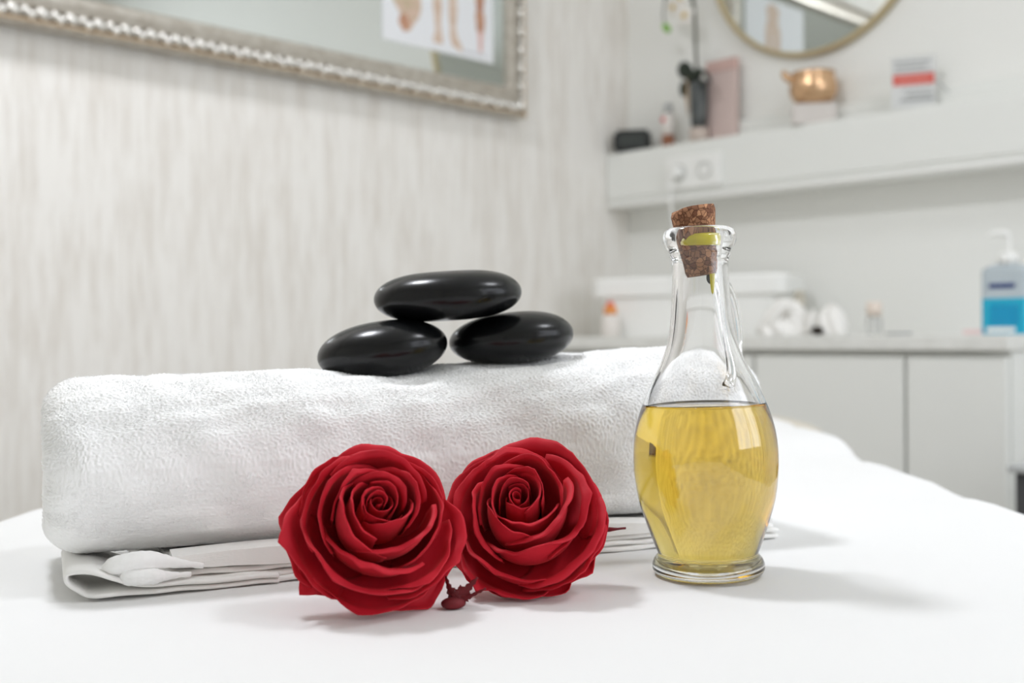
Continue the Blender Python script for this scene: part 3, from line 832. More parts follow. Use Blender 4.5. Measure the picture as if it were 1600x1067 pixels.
# the wide cove lies inside, the ornament rides on the outer half
FP = [(0.0, 0.0), (0.0, 0.014), (0.004, 0.019), (0.009, 0.021), (0.013, 0.011), (0.030, 0.011), (0.033, 0.022), (0.038, 0.024), (0.050, 0.028), (0.058, 0.029), (0.061, 0.026), (FW, 0.021), (FW, 0.0)]
r_b = rail('frame_rail', (0, 0), (MIRR_L, 0), (0, 1), m_silver)
r_t = rail('frame_rail', (0, MIRR_H), (MIRR_L, MIRR_H), (0, -1), m_silver)
r_l = rail('frame_rail', (0, 0), (0, MIRR_H), (1, 0), m_silver)
r_r = rail('frame_rail', (MIRR_L, 0), (MIRR_L, MIRR_H), (-1, 0), m_silver)
box('champagne_strip', (0.004, -0.0235, 0.0075), (MIRR_L - 0.004, -0.016, 0.0125), m_champ, mir, 0.002)
box('champagne_strip', (MIRR_L - 0.0125, -0.0235, 0.004), (MIRR_L - 0.0075, -0.016, MIRR_H - 0.004), m_champ, mir, 0.002)
box('mirror_glass', (FW - 0.004, -0.012, FW - 0.004), (MIRR_L - FW + 0.004, -0.004, MIRR_H - FW + 0.004), m_mirror, mir)
# carved ornament: pairs of scroll leaves with a bead between them
ORN = []
for nm, (a, b_, c) in (('ornament_leaf', (0.0130, 0.0085, 0.0085)), ('ornament_bead', (0.0078, 0.0085, 0.0078))):
    me = ellipsoid_mesh(nm, a, b_, c, 12, 8); me.materials.append(m_bead)
    me.polygons.foreach_set('use_smooth', [True] * len(me.polygons)); ORN.append(me)
def orn(me, x, z, ang, parent):
    o = bpy.data.objects.new(me.name, me); COL.objects.link(o); o.parent = parent
    o.location = (x, -0.0215, z); o.rotation_euler = (0, ang, 0)
step = 0.050
k = int((MIRR_L - 0.05) / step)
for i in range(k):
    x = MIRR_L - 0.036 - i * step
    z0 = 0.0225
    if x < 0.03: break
    orn(ORN[0], x, z0 + 0.002, 0.45, r_b); orn(ORN[1], x - 0.0190, z0 - 0.003, 0, r_b); orn(ORN[1], x - 0.030, z0 + 0.003, 0, r_b)
for i in range(int((MIRR_H - 0.06) / 0.044)):
    z = 0.030 + i * 0.044
    orn(ORN[0], MIRR_L - 0.0225, z, 1.2, r_r); orn(ORN[1], MIRR_L - 0.0200, z + 0.021, 0, r_r)

# anatomy chart stuck to the lower right of the mirror
m_paper = mat('chart paper', srgb(232, 233, 236), 0.6); noise_bump(m_paper, 200, 0.02)
m_skin = mat('chart print tan', rough=0.6); noise_colour(m_skin, 45, srgb(204, 176, 154), srgb(222, 202, 186))
m_musc = mat('chart print muscle', rough=0.6); noise_colour(m_musc, 60, srgb(164, 104, 78), srgb(208, 166, 138))
m_rosy = mat('chart print rosy', rough=0.6); noise_colour(m_rosy, 60, srgb(214, 166, 158), srgb(228, 196, 188))
m_bone = mat('chart print bone', rough=0.6); noise_colour(m_bone, 50, srgb(196, 178, 150), srgb(214, 186, 170), 0.4, 0.6)
m_ptext = mat('chart print grey', srgb(190, 190, 194), 0.6); noise_bump(m_ptext, 200, 0.02)
GD = 0.0305                      # the mirror face stands this far off the wall
pu0, pz0 = left_uz(598, 60, GD + 0.001); pu1, pz1 = left_uz(771, 100, GD + 0.001)
PW, PH = pu1 - pu0, 0.40
pz0 = (pz0 + pz1) / 2
ch = thing('anatomy_chart', 'white anatomy chart with leg figures stuck to the silver-framed mirror', 'poster', left(pu0, GD, pz0), RL)
box('sheet_of_paper', (0, -0.0008, 0), (PW, -0.0001, PH), m_paper, ch)
def pr(name, pts, m, lift=0.0011):
    n_ = len(pts)
    v = [(x * PW, -0.0008, z) for x, z in pts] + [(x * PW, -lift, z) for x, z in pts]
    f = [tuple(range(n_)), tuple(range(n_, 2 * n_))[::-1]] + [(i, (i + 1) % n_, n_ + (i + 1) % n_, n_ + i) for i in range(n_)]
    o = pyd(name, v, f, m, ch, False)
    bm = bmesh.new(); bm.from_mesh(o.data); bmesh.ops.recalc_face_normals(bm, faces=bm.faces); bm.to_mesh(o.data); bm.free()
    return o
def limb(cx, pts):               # pts: (z, left, right)
    return [(cx + l_, z) for z, l_, r_ in pts] + [(cx + r_, z) for z, l_, r_ in pts[::-1]]
pr('printed_leg', limb(0.475, [(0.018, -0.035, 0.045), (0.030, -0.045, 0.045), (0.040, -0.02, 0.04), (0.060, -0.022, 0.026), (0.10, -0.040, 0.040), (0.15, -0.035, 0.035), (0.22, -0.05, 0.05), (0.31, -0.06, 0.065)]), m_skin)
pr('printed_leg', limb(0.615, [(0.012, 0.055, 0.085), (0.022, -0.01, 0.085), (0.040, -0.03, 0.045), (0.060, -0.026, 0.024), (0.10, -0.040, 0.040), (0.15, -0.035, 0.035), (0.22, -0.05, 0.05), (0.31, -0.065, 0.06)]), m_skin)
pr('printed_torso', limb(0.545, [(0.30, -0.12, 0.12), (0.335, -0.09, 0.09), (0.37, -0.11, 0.11), (0.385, -0.05, 0.05)]), m_skin, 0.0012)
pr('printed_hips', limb(0.20, [(0.030, -0.03, 0.03), (0.045, -0.07, 0.06), (0.065, -0.05, 0.11), (0.085, -0.10, 0.13), (0.10, -0.13, 0.13), (0.14, -0.10, 0.10)]), m_bone)
pr('printed_muscle', limb(0.185, [(0.028, -0.015, 0.02), (0.045, -0.05, 0.05), (0.060, -0.04, 0.03), (0.066, -0.02, 0.01)]), m_musc, 0.0013)
pr('printed_lower_leg', limb(0.875, [(0.020, -0.015, 0.015), (0.050, -0.02, 0.022), (0.070, -0.03, 0.03), (0.072, -0.03, 0.03)]), m_rosy)
pr('printed_thigh', limb(0.870, [(0.068, -0.03, 0.035), (0.085, -0.035, 0.045), (0.105, -0.045, 0.045), (0.118, -0.03, 0.03), (0.16, -0.05, 0.05)]), m_musc, 0.0013)
pr('printed_caption', [(0.70, 0.012), (0.92, 0.012), (0.92, 0.0155), (0.70, 0.0155)], m_ptext)

# ------------------------------------------------------------------ wall trunking (long white ledge) on the back wall
DB = 0.095
zt = back_z(956, 240, DB); zb = back_z(956, 325, DB)
trk = thing('wall_trunking', 'long white wall trunking ledge carrying the ornaments', 'trunking', back(0, 0, 0), RB)
TLEN = 2.9
box('casing', (0.002, -DB, zb + 0.012), (TLEN, -0.001, zt), m_laq, trk, 0.004)
box('cover_lid', (0.003, -DB - 0.004, zb + 0.022), (TLEN, -DB + 0.002, zt - 0.010), m_laq, trk, 0.002)
box('lower_lip', (0.002, -DB - 0.006, zb), (TLEN, -0.001, zb + 0.0115), m_white, trk, 0.003)
box('back_rail', (0.25, -0.020, zt + 0.0002), (TLEN, -0.001, zt + 0.050), m_laq, trk, 0.006)
ZL = zt
# socket plate with a plug
a0, a1 = back_a(1044, DB + .006), back_a(1130, DB + .006)
zs0, zs1 = back_z(1130, 288, DB + .006), back_z(1130, 236, DB + .006)
skt = thing('power_socket', 'white double power socket on the front of the trunking', 'socket', back(a0, DB + 0.0042, zs0), RB)
sw, sh = a1 - a0, zs1 - zs0
box('frame_plate', (0, -0.009, 0), (sw, 0, sh), m_white, skt, 0.003)
m_inner = mat('socket recess plastic', srgb(206, 206, 202), 0.45); noise_bump(m_inner, 100, 0.03)
for cx in (sw * 0.27, sw * 0.73):
    o = lathe('socket_insert', [(0, -0.002), (0.014, -0.002), (0.0185, 0.010), (0.0205, 0.010), (0.0205, -0.004), (0, -0.004)], m_inner, skt, 32)
    o.location = (cx, -0.0045, sh / 2); o.rotation_euler = (PI / 2, 0, 0)
    for s in (-1, 1):
        q = lathe('contact_hole', [(0, 0), (0.0024, 0), (0.0024, 0.0012), (0, 0.0012)], m_dark, o, 12)
        q.location = (s * 0.0075, 0, -0.0019)
plg = thing('plug', 'white plug and cord in the left half of the power socket', 'plug', back(a0 + sw * 0.27, DB + 0.0042 + 0.0046, zs0 + sh / 2), RB)
lathe('plug_body', [(0, 0.0), (0.013, 0.0), (0.0155, -0.0045), (0.0155, -0.022), (0.010, -0.030), (0, -0.031)], m_white, plg, 24).rotation_euler = (-PI / 2, 0, 0)
bpy.data.objects[plg.children[0].name].rotation_euler = (-PI / 2, 0, 0)
tube('cord', spline([(0, -0.026, 0), (-0.004, -0.034, -0.012), (-0.010, -0.030, -0.05), (-0.012, -0.022, -0.12), (-0.006, -0.004, -0.24), (-0.004, 0.04, -0.33), (-0.004, 0.055, -0.375)], 40), 0.0032, m_white, plg, 10)

# things on the trunking --------------------------------------------------
def on_ledge(px, depth_off, label, name, cat, rz=RB, z=None):
    a = back_a(px, depth_off)
    return thing(name, label, cat, back(a, depth_off, (ZL if z is None else z) + 0.0004), rz)
def ms(px_len, px, b):           # metres of a length of pixels seen across the view at that spot
    a = back_a(px, b); p = back(a, b, ZE)
    return px_len * p.y / F
# digital alarm clock
ck_ = on_ledge(990, 0.068, 'black rounded digital alarm clock at the corner end of the trunking', 'alarm_clock', 'clock', -0.15)
w = ms(58, 990, .068); h = ms(34, 990, .068)
bm = bmesh.new(); bmesh.ops.create_cube(bm, size=1)
for vv in bm.verts: vv.co = Vector((vv.co.x * w, vv.co.y * 0.034, (vv.co.z + 0.5) * h))
bmesh.ops.bevel(bm, geom=[e for e in bm.edges if abs((e.verts[0].co - e.verts[1].co).normalized().y) > 0.9], offset=0.009, segments=5, affect='EDGES')
bmesh.ops.bevel(bm, geom=[e for e in bm.edges if abs((e.verts[0].co - e.verts[1].co).normalized().y) < 0.1], offset=0.003, segments=2, affect='EDGES')
me = bpy.data.meshes.new('clock_case'); bm.to_mesh(me); bm.free(); link('clock_case', me, m_black, ck_, False)
m_lcd = mat('dark grey display', srgb(62, 66, 64), 0.25); noise_bump(m_lcd, 90, 0.02)
box('display', (-w * 0.36, -0.0185, h * 0.24), (w * 0.36, -0.0165, h * 0.78), m_lcd, ck_, 0.0006)
# small bottle with brown contents
sb = on_ledge(1046, 0.060, 'small clear bottle with a grey cap and brown contents on the trunking', 'cosmetic_bottle', 'bottle')
hs = ms(68, 1046, .06); rs = ms(10.5, 1046, .06)
m_clear = mat('clear plastic', srgb(236, 236, 234), 0.15, 0.0, 0.7, 1.3); noise_bump(m_clear, 90, 0.02)
m_brown = mat('brown liquid', srgb(142, 92, 66), 0.3); noise_bump(m_brown, 90, 0.02)
m_lab = mat('off white label', srgb(226, 220, 214), 0.5); noise_bump(m_lab, 90, 0.02)
m_red = mat('red print', srgb(204, 72, 74), 0.5); noise_bump(m_red, 90, 0.02)
m_gcap = mat('grey cap plastic', srgb(178, 180, 180), 0.35); noise_bump(m_gcap, 90, 0.02)
lathe('contents', [(0, 0), (rs, 0), (rs, hs * 0.28), (0, hs * 0.28)], m_brown, sb, 24)
lathe('label_wrap', [(0, hs * 0.281), (rs * 1.0, hs * 0.281), (rs * 1.0, hs * 0.76), (0, hs * 0.76)], m_lab, sb, 24)
lathe('shoulder', [(rs * 0.98, hs * 0.761), (rs * 0.9, hs * 0.80), (rs * 0.6, hs * 0.84), (0, hs * 0.84)], m_clear, sb, 24)
lathe('cap', [(0, hs * 0.841), (rs * 0.72, hs * 0.841), (rs * 0.70, hs), (0, hs)], m_gcap, sb, 24)
o = lathe('red_mark', [(0, 0), (rs * 0.42, 0), (rs * 0.42, 0.0008), (0, 0.0008)], m_red, sb, 16)
o.location = (-rs * 0.15, -rs * 1.01, hs * 0.62); o.rotation_euler = (PI / 2, 0, 0)

# orchid
m_pot = mat('dark grey glazed pot', rough=0.3); noise_colour(m_pot, 30, srgb(62, 66, 68), srgb(96, 100, 98))
m_bark = mat('tan bark', rough=0.8); noise_colour(m_bark, 60, srgb(150, 116, 78), srgb(190, 156, 110))
m_leaf = mat('dark orchid leaf', rough=0.35); noise_colour(m_leaf, 20, srgb(24, 34, 28), srgb(44, 54, 42))
m_stem = mat('dark stem', srgb(70, 72, 60), 0.5); noise_bump(m_stem, 90, 0.1)
m_flow = mat('white orchid petal', srgb(232, 228, 222), 0.6); noise_bump(m_flow, 90, 0.1)
m_bud = mat('green bud', srgb(128, 178, 78), 0.45); noise_bump(m_bud, 90, 0.1)
m_yel = mat('yellow orchid lip', srgb(206, 176, 92), 0.5); noise_bump(m_yel, 90, 0.1)
m_base = mat('pinkish beige base', srgb(196, 182, 172), 0.5); noise_bump(m_base, 60, 0.1)
OB = 0.062
orc = on_ledge(1094, OB, 'white orchid with dark leaves in a tall dark grey pot on the trunking', 'potted_orchid', 'plant')
U = ms(1, 1094, OB)              # metres of one pixel
lathe('base_block', [(0, 0), (15 * U, 0), (15 * U, 22 * U), (0, 22 * U)], m_base, orc, 32)  # plain pinkish beige cylinder under the pot
lathe('pot', [(0, 22.1 * U), (11.5 * U, 22.1 * U), (13 * U, 40 * U), (15 * U, 92 * U), (14.6 * U, 94 * U), (13 * U, 93 * U), (0, 88 * U)], m_pot, orc, 32)
o = pyd('bark_panel', [(x * U, y * U, z * U) for x, y, z in [(-14, -8, 40), (-9, -14, 38), (-13, -9, 100), (-17, -6, 102), (-18, -10, 72), (-12, -15.5, 72), (-12.5, -15, 101)]],
        [(0, 1, 5, 4), (4, 5, 6, 3), (3, 6, 2), (0, 4, 3, 2), (0, 2, 6, 5, 1)], m_bark, orc, False)
def leaf(name, P, w, m, parent, thick=0.0012):
    P = spline(P, 14); v, f = [], []
    n_ = len(P)
    for i in range(n_):
        t_ = P[min(i + 1, n_ - 1)] - P[max(i - 1, 0)]; t_ /= np.linalg.norm(t_)
        s = np.cross(t_, (0, 0, 1.0)); s /= np.linalg.norm(s) + 1e-9
        ww = w * math.sin(PI * (0.10 + 0.88 * i / (n_ - 1))) ** 0.7
        v += [tuple(P[i] - s * ww + np.array((0, 0, .2 * ww))), tuple(P[i]), tuple(P[i] + s * ww + np.array((0, 0, .2 * ww)))]
    for i in range(n_ - 1):
        for j in range(2): f.append((i * 3 + j, i * 3 + j + 1, (i + 1) * 3 + j + 1, (i + 1) * 3 + j))
    o = pyd(name, v, f, m, parent); md = o.modifiers.new('thickness', 'SOLIDIFY'); md.thickness = thick
    return o
def fat_leaf(x, y, z, a, b_, c, rx, ry):
    me = ellipsoid_mesh('leaf', a * U, b_ * U, c * U, 20, 12)
    for q in me.vertices: q.co.y += 0.012 * (q.co.x / (a * U)) ** 2 * a * U
    o = link('leaf', me, m_leaf, orc); o.location = (x * U, y * U, z * U); o.rotation_euler = (rx, ry, 0)
fat_leaf(-17, -12, 114, 15, 6, 14, 0.3, 0.3)
fat_leaf(-22, -10, 86, 7, 5, 12, 0.2, 0.2)
fat_leaf(-4, -8, 104, 16, 6, 7, 0.2, -0.6)
tube('leaf', spline([(x * U, y * U, z * U) for x, y, z in [(2, -6, 96), (12, -12, 106), (26, -18, 102), (34, -20, 90), (36, -20, 82)]], 16), [4 * U] * 4 + [6 * U] * 8 + [5 * U, 4 * U, 3 * U, 1 * U], m_leaf, orc, 10, 0.5)
tube('leaf', spline([(x * U, y * U, z * U) for x, y, z in [(2, -8, 92), (10, -14, 96), (20, -18, 88), (25, -20, 74)]], 16), [4 * U] * 4 + [5 * U] * 8 + [5 * U, 4 * U, 3 * U, 1 * U], m_leaf, orc, 10, 0.5)
tube('stem', spline([(x * U, y * U, z * U) for x, y, z in [(-2, 0, 90), (-3, -2, 140), (-5, -2, 190), (-8, -4, 225), (-18, -8, 250), (-36, -14, 252), (-50, -18, 232)]], 40), 2.6 * U, m_stem, orc, 10)
def flower(x, y, z, r, az):
    fl = None
    me = ellipsoid_mesh('flower_lip', r * .3, r * .3, r * .3, 12, 8)
    fl = link('flower_lip', me, m_yel, orc); fl.location = (x * U, y * U, z * U); fl.rotation_euler = (0.2, 0, az)
    for k_ in range(5):
        aa = 2 * PI * k_ / 5 + 0.3
        me = ellipsoid_mesh('flower_petal', r * .55, r * .10, r * .42, 14, 8)
        q = link('flower_petal', me, m_flow, fl); q.location = (r * .62 * math.cos(aa), r * 0.05, r * .62 * math.sin(aa)); q.rotation_euler = (0, -aa, 0)
flower(-18, -12, 200, 15 * U, 0.2); flower(-36, -16, 216, 15 * U, -0.2); flower(-24, -16, 226, 13 * U, 0.4)
me = ellipsoid_mesh('bud', 6 * U, 6 * U, 10 * U, 14, 10); o = link('bud', me, m_bud, orc)
o.location = (-48 * U, -18 * U, 185 * U); o.rotation_euler = (0, -0.7, 0)
tube('bud_stalk', spline([(-50 * U, -18 * U, 232 * U), (-54 * U, -18 * U, 210 * U), (-52 * U, -18 * U, 192 * U)], 8), 1.2 * U, m_stem, orc, 8)

# pink box behind the orchid
m_pink = mat('pale pink card', srgb(206, 186, 180), 0.55); noise_bump(m_pink, 80, 0.03)
pk = on_ledge(1138, 0.030, 'flat pale pink gift box leaning behind the orchid', 'gift_box', 'box')
hp_ = back_z(1152, 88, .035) - ZL
wl = back_a(1155, .035) - back_a(1108, .035)
cxm = (back_a(1155, .035) + back_a(1108, .035)) / 2 - back_a(1138, .035)
box('box_base', (cxm - wl / 2, -0.006, 0), (cxm + wl / 2, 0.006, hp_ * 0.86), m_pink, pk, 0.0015)
m_pinkd = mat('rose pink card', srgb(204, 172, 164), 0.55); noise_bump(m_pinkd, 80, 0.03)
box('box_lid', (cxm - wl / 2 - .001, -0.007, hp_ * 0.861), (cxm + wl / 2 + .001, 0.007, hp_), m_pinkd, pk, 0.0015)

# copper pot on its block
m_cop = mat('polished copper', srgb(214, 176, 138), 0.22, 0.8); noise_bump(m_cop, 45, 0.25, 0.002)
m_block = mat('frosted white block', srgb(208, 202, 197), 0.35); noise_bump(m_block, 60, 0.03)
CB = 0.055
aC = back_a(1273, CB); U = ms(1, 1273, CB)
zC = back_z(1273, 164, CB)
blk = thing('display_block', 'small frosted white block under the copper pot', 'block', back(aC, CB, ZL + 0.0003), RB + 0.6)
box('block', (-33 * U, -22 * U, 0), (33 * U, 22 * U, zC - ZL - 0.0006), m_block, blk, 0.003)
pot = thing('copper_pot', 'small round polished copper pot with a stub handle on the trunking', 'pot', back(aC, CB, zC), RB + 0.4)
lathe('pot_body', [(0, 0), (20 * U, 0), (29 * U, 5 * U), (36 * U, 17 * U), (37 * U, 27 * U), (34 * U, 40 * U), (32 * U, 45 * U), (34 * U, 50 * U), (32.5 * U, 50 * U), (30 * U, 45 * U), (32 * U, 38 * U), (34 * U, 27 * U), (32 * U, 16 * U), (25 * U, 6 * U), (0, 4 * U)], m_cop, pot, 48)
tube('pot_handle', spline([(-30 * U, -4 * U, 40 * U), (-38 * U, -6 * U, 44 * U), (-43 * U, -7 * U, 51 * U), (-40 * U, -7 * U, 55 * U)], 14), [6 * U] * 8 + [5.5 * U] * 4 + [4.5 * U, 2.5 * U], m_cop, pot, 12)

# card in an acrylic stand
m_acr = m_pane
m_card = mat('white card', srgb(222, 223, 222), 0.5); noise_bump(m_card, 80, 0.02)
m_text = mat('grey print', srgb(172, 174, 174), 0.5); noise_bump(m_text, 80, 0.02)
m_redb = mat('red printed band', srgb(220, 84, 72), 0.5); noise_bump(m_redb, 80, 0.02)
m_rlet = mat('pale print on red', srgb(226, 130, 118), 0.5); noise_bump(m_rlet, 80, 0.02)
KB = 0.060
aK = back_a(1429, KB); U = ms(1, 1429, KB)
cd = thing('card_stand', 'upright white card with a red band in a clear acrylic stand', 'card stand', back(aK, KB, ZL + 0.0003), RB + 0.42)
w2, h2 = 32 * U, 84 * U
box('card', (-w2, -0.001, 4 * U), (w2, 0.001, h2), m_card, cd)
box('red_band', (-w2 + 2 * U, -0.0016, 40 * U), (w2 - 1 * U, -0.0011, 57 * U), m_redb, cd)
for i, (z0, z1, x0, x1) in enumerate(((74, 78, -.9, .8), (66, 70, -.85, .6), (60, 62.5, -.9, .9), (30, 33, -.5, .85), (22, 26, -.3, .9), (14, 20, -.6, .9))):
    box('printed_line', (x0 * w2, -0.0015, z0 * U), (x1 * w2, -0.0011, z1 * U), m_text, cd)
box('printed_line', (-0.7 * w2, -0.0021, 46 * U), (0.75 * w2, -0.0017, 51 * U), m_rlet, cd)
box('acrylic_front', (-w2 - 2 * U, -0.0050, 0.0), (w2 + 2 * U, -0.0028, h2 + 2 * U), m_acr, cd)
v = [(-w2, 0.002, 0), (w2, 0.002, 0), (w2, 0.036, 0), (-w2, 0.036, 0), (-w2, 0.036, 0.002), (-w2, 0.002, 0.002), (w2, 0.002, 0.002), (w2, 0.036, 0.002)]
box('acrylic_foot', (-w2, -0.0049, 0.0), (w2 + 30 * U, 0.034, 2 * U), m_acr, cd)
tube('wire_prop', [(w2, 0.0, 46 * U), (w2 + 20 * U, 0.012, 26 * U), (w2 + 28 * U, 0.016, 8 * U), (w2 + 29 * U, 0.017, 3 * U)], 1.0 * U, m_gcap, cd, 8)

# ------------------------------------------------------------------ round mirror on the back wall
m_brass = mat('brushed brass rim', srgb(200, 184, 148), 0.35, 0.75); noise_bump(m_brass, 120, 0.1)
aM = back_a(1270, 0.02); 
zlow = back_z(1272, 85, 0.02)
RM = 0.288
rm = thing('round_mirror', 'round wall mirror with a thin brass rim above the trunking', 'mirror', back(aM, 0.0005, zlow + RM), RB)
o = lathe('mirror_disc', [(0, 0.004), (RM - 0.004, 0.004), (RM - 0.004, 0.010), (0, 0.010)], m_mirror, rm, 96); o.rotation_euler = (PI / 2, 0, 0); o.data.polygons.foreach_set('use_smooth', [False] * len(o.data.polygons))
o = lathe('brass_rim', [(RM - 0.012, 0.0), (RM, 0.0), (RM, 0.018), (RM - 0.002, 0.021), (RM - 0.009, 0.021), (RM - 0.012, 0.018)], m_brass, rm, 96, True); o.rotation_euler = (PI / 2, 0, 0)

# ------------------------------------------------------------------ counter
CDEP = 0.42
zc_bot = back_z(1300, 547, CDEP)
zc_top = ZE - 0.0035
CA1 = back_a(1576, CDEP + 0.01)
wt = box('worktop', (0.002, -CDEP - 0.01, 0), (CA1, -0.002, zc_top - zc_bot), m_top, None, 0.003)
wt.location = back(0, 0, zc_bot); wt.rotation_euler = (0, 0, RB)
tag(wt, 'pale grey worktop along the back wall', 'worktop')
aD = [0.004, back_a(1178, CDEP), back_a(1414, CDEP), CA1 - 0.006]
m_door = mat('pale grey cabinet front', srgb(230, 231, 227), 0.4); noise_bump(m_door, 60, 0.02)
cab_labels = ['pale grey base cabinet nearest the room corner', 'pale grey base cabinet in the middle behind the oil bottle', 'pale grey base cabinet at the right end under the blue bottle']
for i in range(3):
    x0, x1 = aD[i], aD[i + 1]
    c = thing('base_cabinet', cab_labels[i], 'cabinet', back(0, 0, 0), RB, 'base cabinets under the worktop')
    box('carcass', (x0 + 0.001, -CDEP + 0.022, 0.09), (x1 - 0.001, -0.003, zc_bot - 0.0008), m_laq, c)
    box('door', (x0 + 0.003, -CDEP, 0.10), (x1 - 0.003, -CDEP + 0.0215, zc_bot - 0.012), m_door, c, 0.0015)
    box('plinth', (x0 + 0.001, -CDEP + 0.06, 0.0), (x1 - 0.001, -CDEP + 0.078, 0.0895), m_grey, c)

# things on the counter ----------------------------------------------------
def on_top(px, b, name, label, cat, rz=RB):
    return thing(name, label, cat, back(back_a(px, b), b, zc_top + 0.0004), rz)
# white storage tub with a broad rim
TBb = 0.20
aa0, aa1 = back_a(950, TBb), back_a(1250, TBb)
U = ms(1, 1100, TBb)
cxb = (aa0 + aa1) / 2
tub = thing('storage_tub', 'white plastic storage tub with a broad rim on the worktop', 'tub', back(cxb, TBb, zc_top + 0.0004), RB + 0.30)
Wt = (aa1 - aa0) * 0.86
def rrect(wx, wy, r, z, n_=6):
    pts = []
    for (cx, cy, a_) in ((wx - r, wy - r, 0), (-wx + r, wy - r, PI / 2), (-wx + r, -wy + r, PI), (wx - r, -wy + r, 1.5 * PI)):
        for k_ in range(n_ + 1):
            t = a_ + PI / 2 * k_ / n_
            pts.append((cx + r * math.cos(t), cy + r * math.sin(t), z))
    return pts
def loft(name, rings, m, parent, smooth=False):
    v, f = [], []
    n_ = len(rings[0])
    for r in rings: v += r
    for j in range(len(rings) - 1):
        for k_ in range(n_):
            k2 = (k_ + 1) % n_
            f.append((j * n_ + k_, j * n_ + k2, (j + 1) * n_ + k2, (j + 1) * n_ + k_))
    f.append(tuple(range(n_))[::-1]); f.append(tuple(range((len(rings) - 1) * n_, len(rings) * n_)))
    return pyd(name, v, f, m, parent, smooth)
hx, hy, Hh = Wt / 2, 0.095, 92 * U
loft('tub_body', [rrect(hx * 0.84, hy * .84, .02, 0), rrect(hx * 0.91, hy * .9, .025, Hh * 0.70), rrect(hx * .90, hy * .89, .025, Hh * .70), rrect(hx * .82, hy * .82, .02, 0.004)], m_white, tub)
loft('rim', [rrect(hx * 0.94, hy * .94, .028, Hh * 0.66), rrect(hx * 1.0, hy, .03, Hh * 0.69), rrect(hx * 1.0, hy, .03, Hh * 0.95), rrect(hx * 0.98, hy * .98, .03, Hh), rrect(hx * .93, hy * .92, .028, Hh), rrect(hx * .91, hy * .9, .026, Hh * 0.75)], m_white, tub)
# small orange-capped bottle
ob = on_top(954, 0.375, 'spray_bottle', 'small white bottle with an orange and red cap at the left of the tub', 'bottle')
U = ms(1, 954, .34)
m_or = mat('orange cap', srgb(232, 150, 78), 0.4); noise_bump(m_or, 90, 0.02)
m_rd = mat('red nozzle', srgb(226, 86, 66), 0.4); noise_bump(m_rd, 90, 0.02)
lathe('bottle_body', [(0, 0), (13 * U, 0), (14 * U, 2 * U), (14 * U, 28 * U), (11 * U, 34 * U), (0, 34 * U)], m_lab, ob, 28)
lathe('cap', [(0, 34.1 * U), (10 * U, 34.1 * U), (10 * U, 45 * U), (8 * U, 47 * U), (0, 47 * U)], m_or, ob, 24)
lathe('nozzle', [(0, 47.1 * U), (6 * U, 47.1 * U), (5 * U, 54 * U), (0, 54 * U)], m_rd, ob, 20)
# crumpled cloth and a second one, a taupe jar behind
m_cloth = mat('off white cloth', srgb(236, 234, 230), 0.9); noise_bump(m_cloth, 500, 0.4, 0.001)
def crumple(name, label, px, b, rx, ry, h_, seed, ridge):
    t = on_top(px, b, name, label, 'cloth')
    v, f = [], []
    nu_, nv_ = 48, 24
    for j in range(nv_ + 1):
        th = PI / 2 * j / nv_
        for i in range(nu_):
            ph = 2 * PI * i / nu_
            k_ = 1 + 0.16 * math.sin(ph * 3 + seed) * math.cos(th) + 0.10 * math.sin(ph * 7 + seed * 2 + th * 5) + 0.08 * math.sin(ph * 11 + th * 9 + seed)
            x, y = rx * math.cos(th) * math.cos(ph) * k_, ry * math.cos(th) * math.sin(ph) * k_
            z = h_ * math.sin(th) * (1 + ridge * math.sin(ph * 2 + seed)) * (0.8 + 0.2 * k_)
            v.append((x, y, max(0, z)))
    for j in range(nv_):
        for i in range(nu_):
            i2 = (i + 1) % nu_
            f.append((j * nu_ + i, j * nu_ + i2, (j + 1) * nu_ + i2, (j + 1) * nu_ + i))
    f.append(tuple(range(nu_))[::-1])
    pyd('cloth_heap', v, f, m_cloth, t)
    return t
U = ms(1, 1235, 0.30)
t1 = crumple('crumpled_cloth', 'crumpled white cloth on the worktop in front of the tub', 1228, 0.32, 34 * U, 40 * U, 46 * U, 1.0, 0.25)
tube('cloth_fold', spline([(-30 * U, -30 * U, 6 * U), (-5 * U, -34 * U, 26 * U), (12 * U, -26 * U, 48 * U), (20 * U, -20 * U, 36 * U)], 16), [5 * U, 7 * U, 8 * U, 9 * U, 9 * U, 9 * U, 9 * U, 9 * U, 9 * U, 9 * U, 8 * U, 8 * U, 7 * U, 6 * U, 5 * U, 3 * U], m_cloth, t1, 12)
# second cloth heap; a dark ellipsoid paints the shade in its hollow
rc = crumple('folded_cloth', 'small off white cloth heap with a dark painted hollow on the worktop', 1298, 0.30, 24 * U, 26 * U, 44 * U, 2.4, 0.10)
m_hollow_shade = mat('dark brown hollow shade', srgb(40, 32, 24), 0.6); noise_bump(m_hollow_shade, 60, 0.05)
me = ellipsoid_mesh('hollow_shade', 10 * U, 5 * U, 7 * U, 16, 10); o = link('hollow_shade', me, m_hollow_shade, rc); o.location = (-6 * U, -29 * U, 7.2 * U)
me = ellipsoid_mesh('cloth_flap', 6 * U, 6 * U, 20 * U, 16, 10); o = link('cloth_flap', me, m_cloth, rc); o.location = (-20 * U, -24 * U, 20.5 * U); o.rotation_euler = (0, 0.25, 0)
tj = on_top(1249, 0.20, 'taupe_tube', 'upright taupe tube behind the crumpled white cloth', 'tube')
m_taupe = mat('taupe plastic', srgb(190, 184, 170), 0.4); noise_bump(m_taupe, 90, 0.02)
U = ms(1, 1249, 0.20)
lathe('tube_body', [(0, 0), (9 * U, 0), (10 * U, 4 * U), (10 * U, 58 * U), (8 * U, 62 * U), (0, 62 * U)], m_taupe, tj, 24)
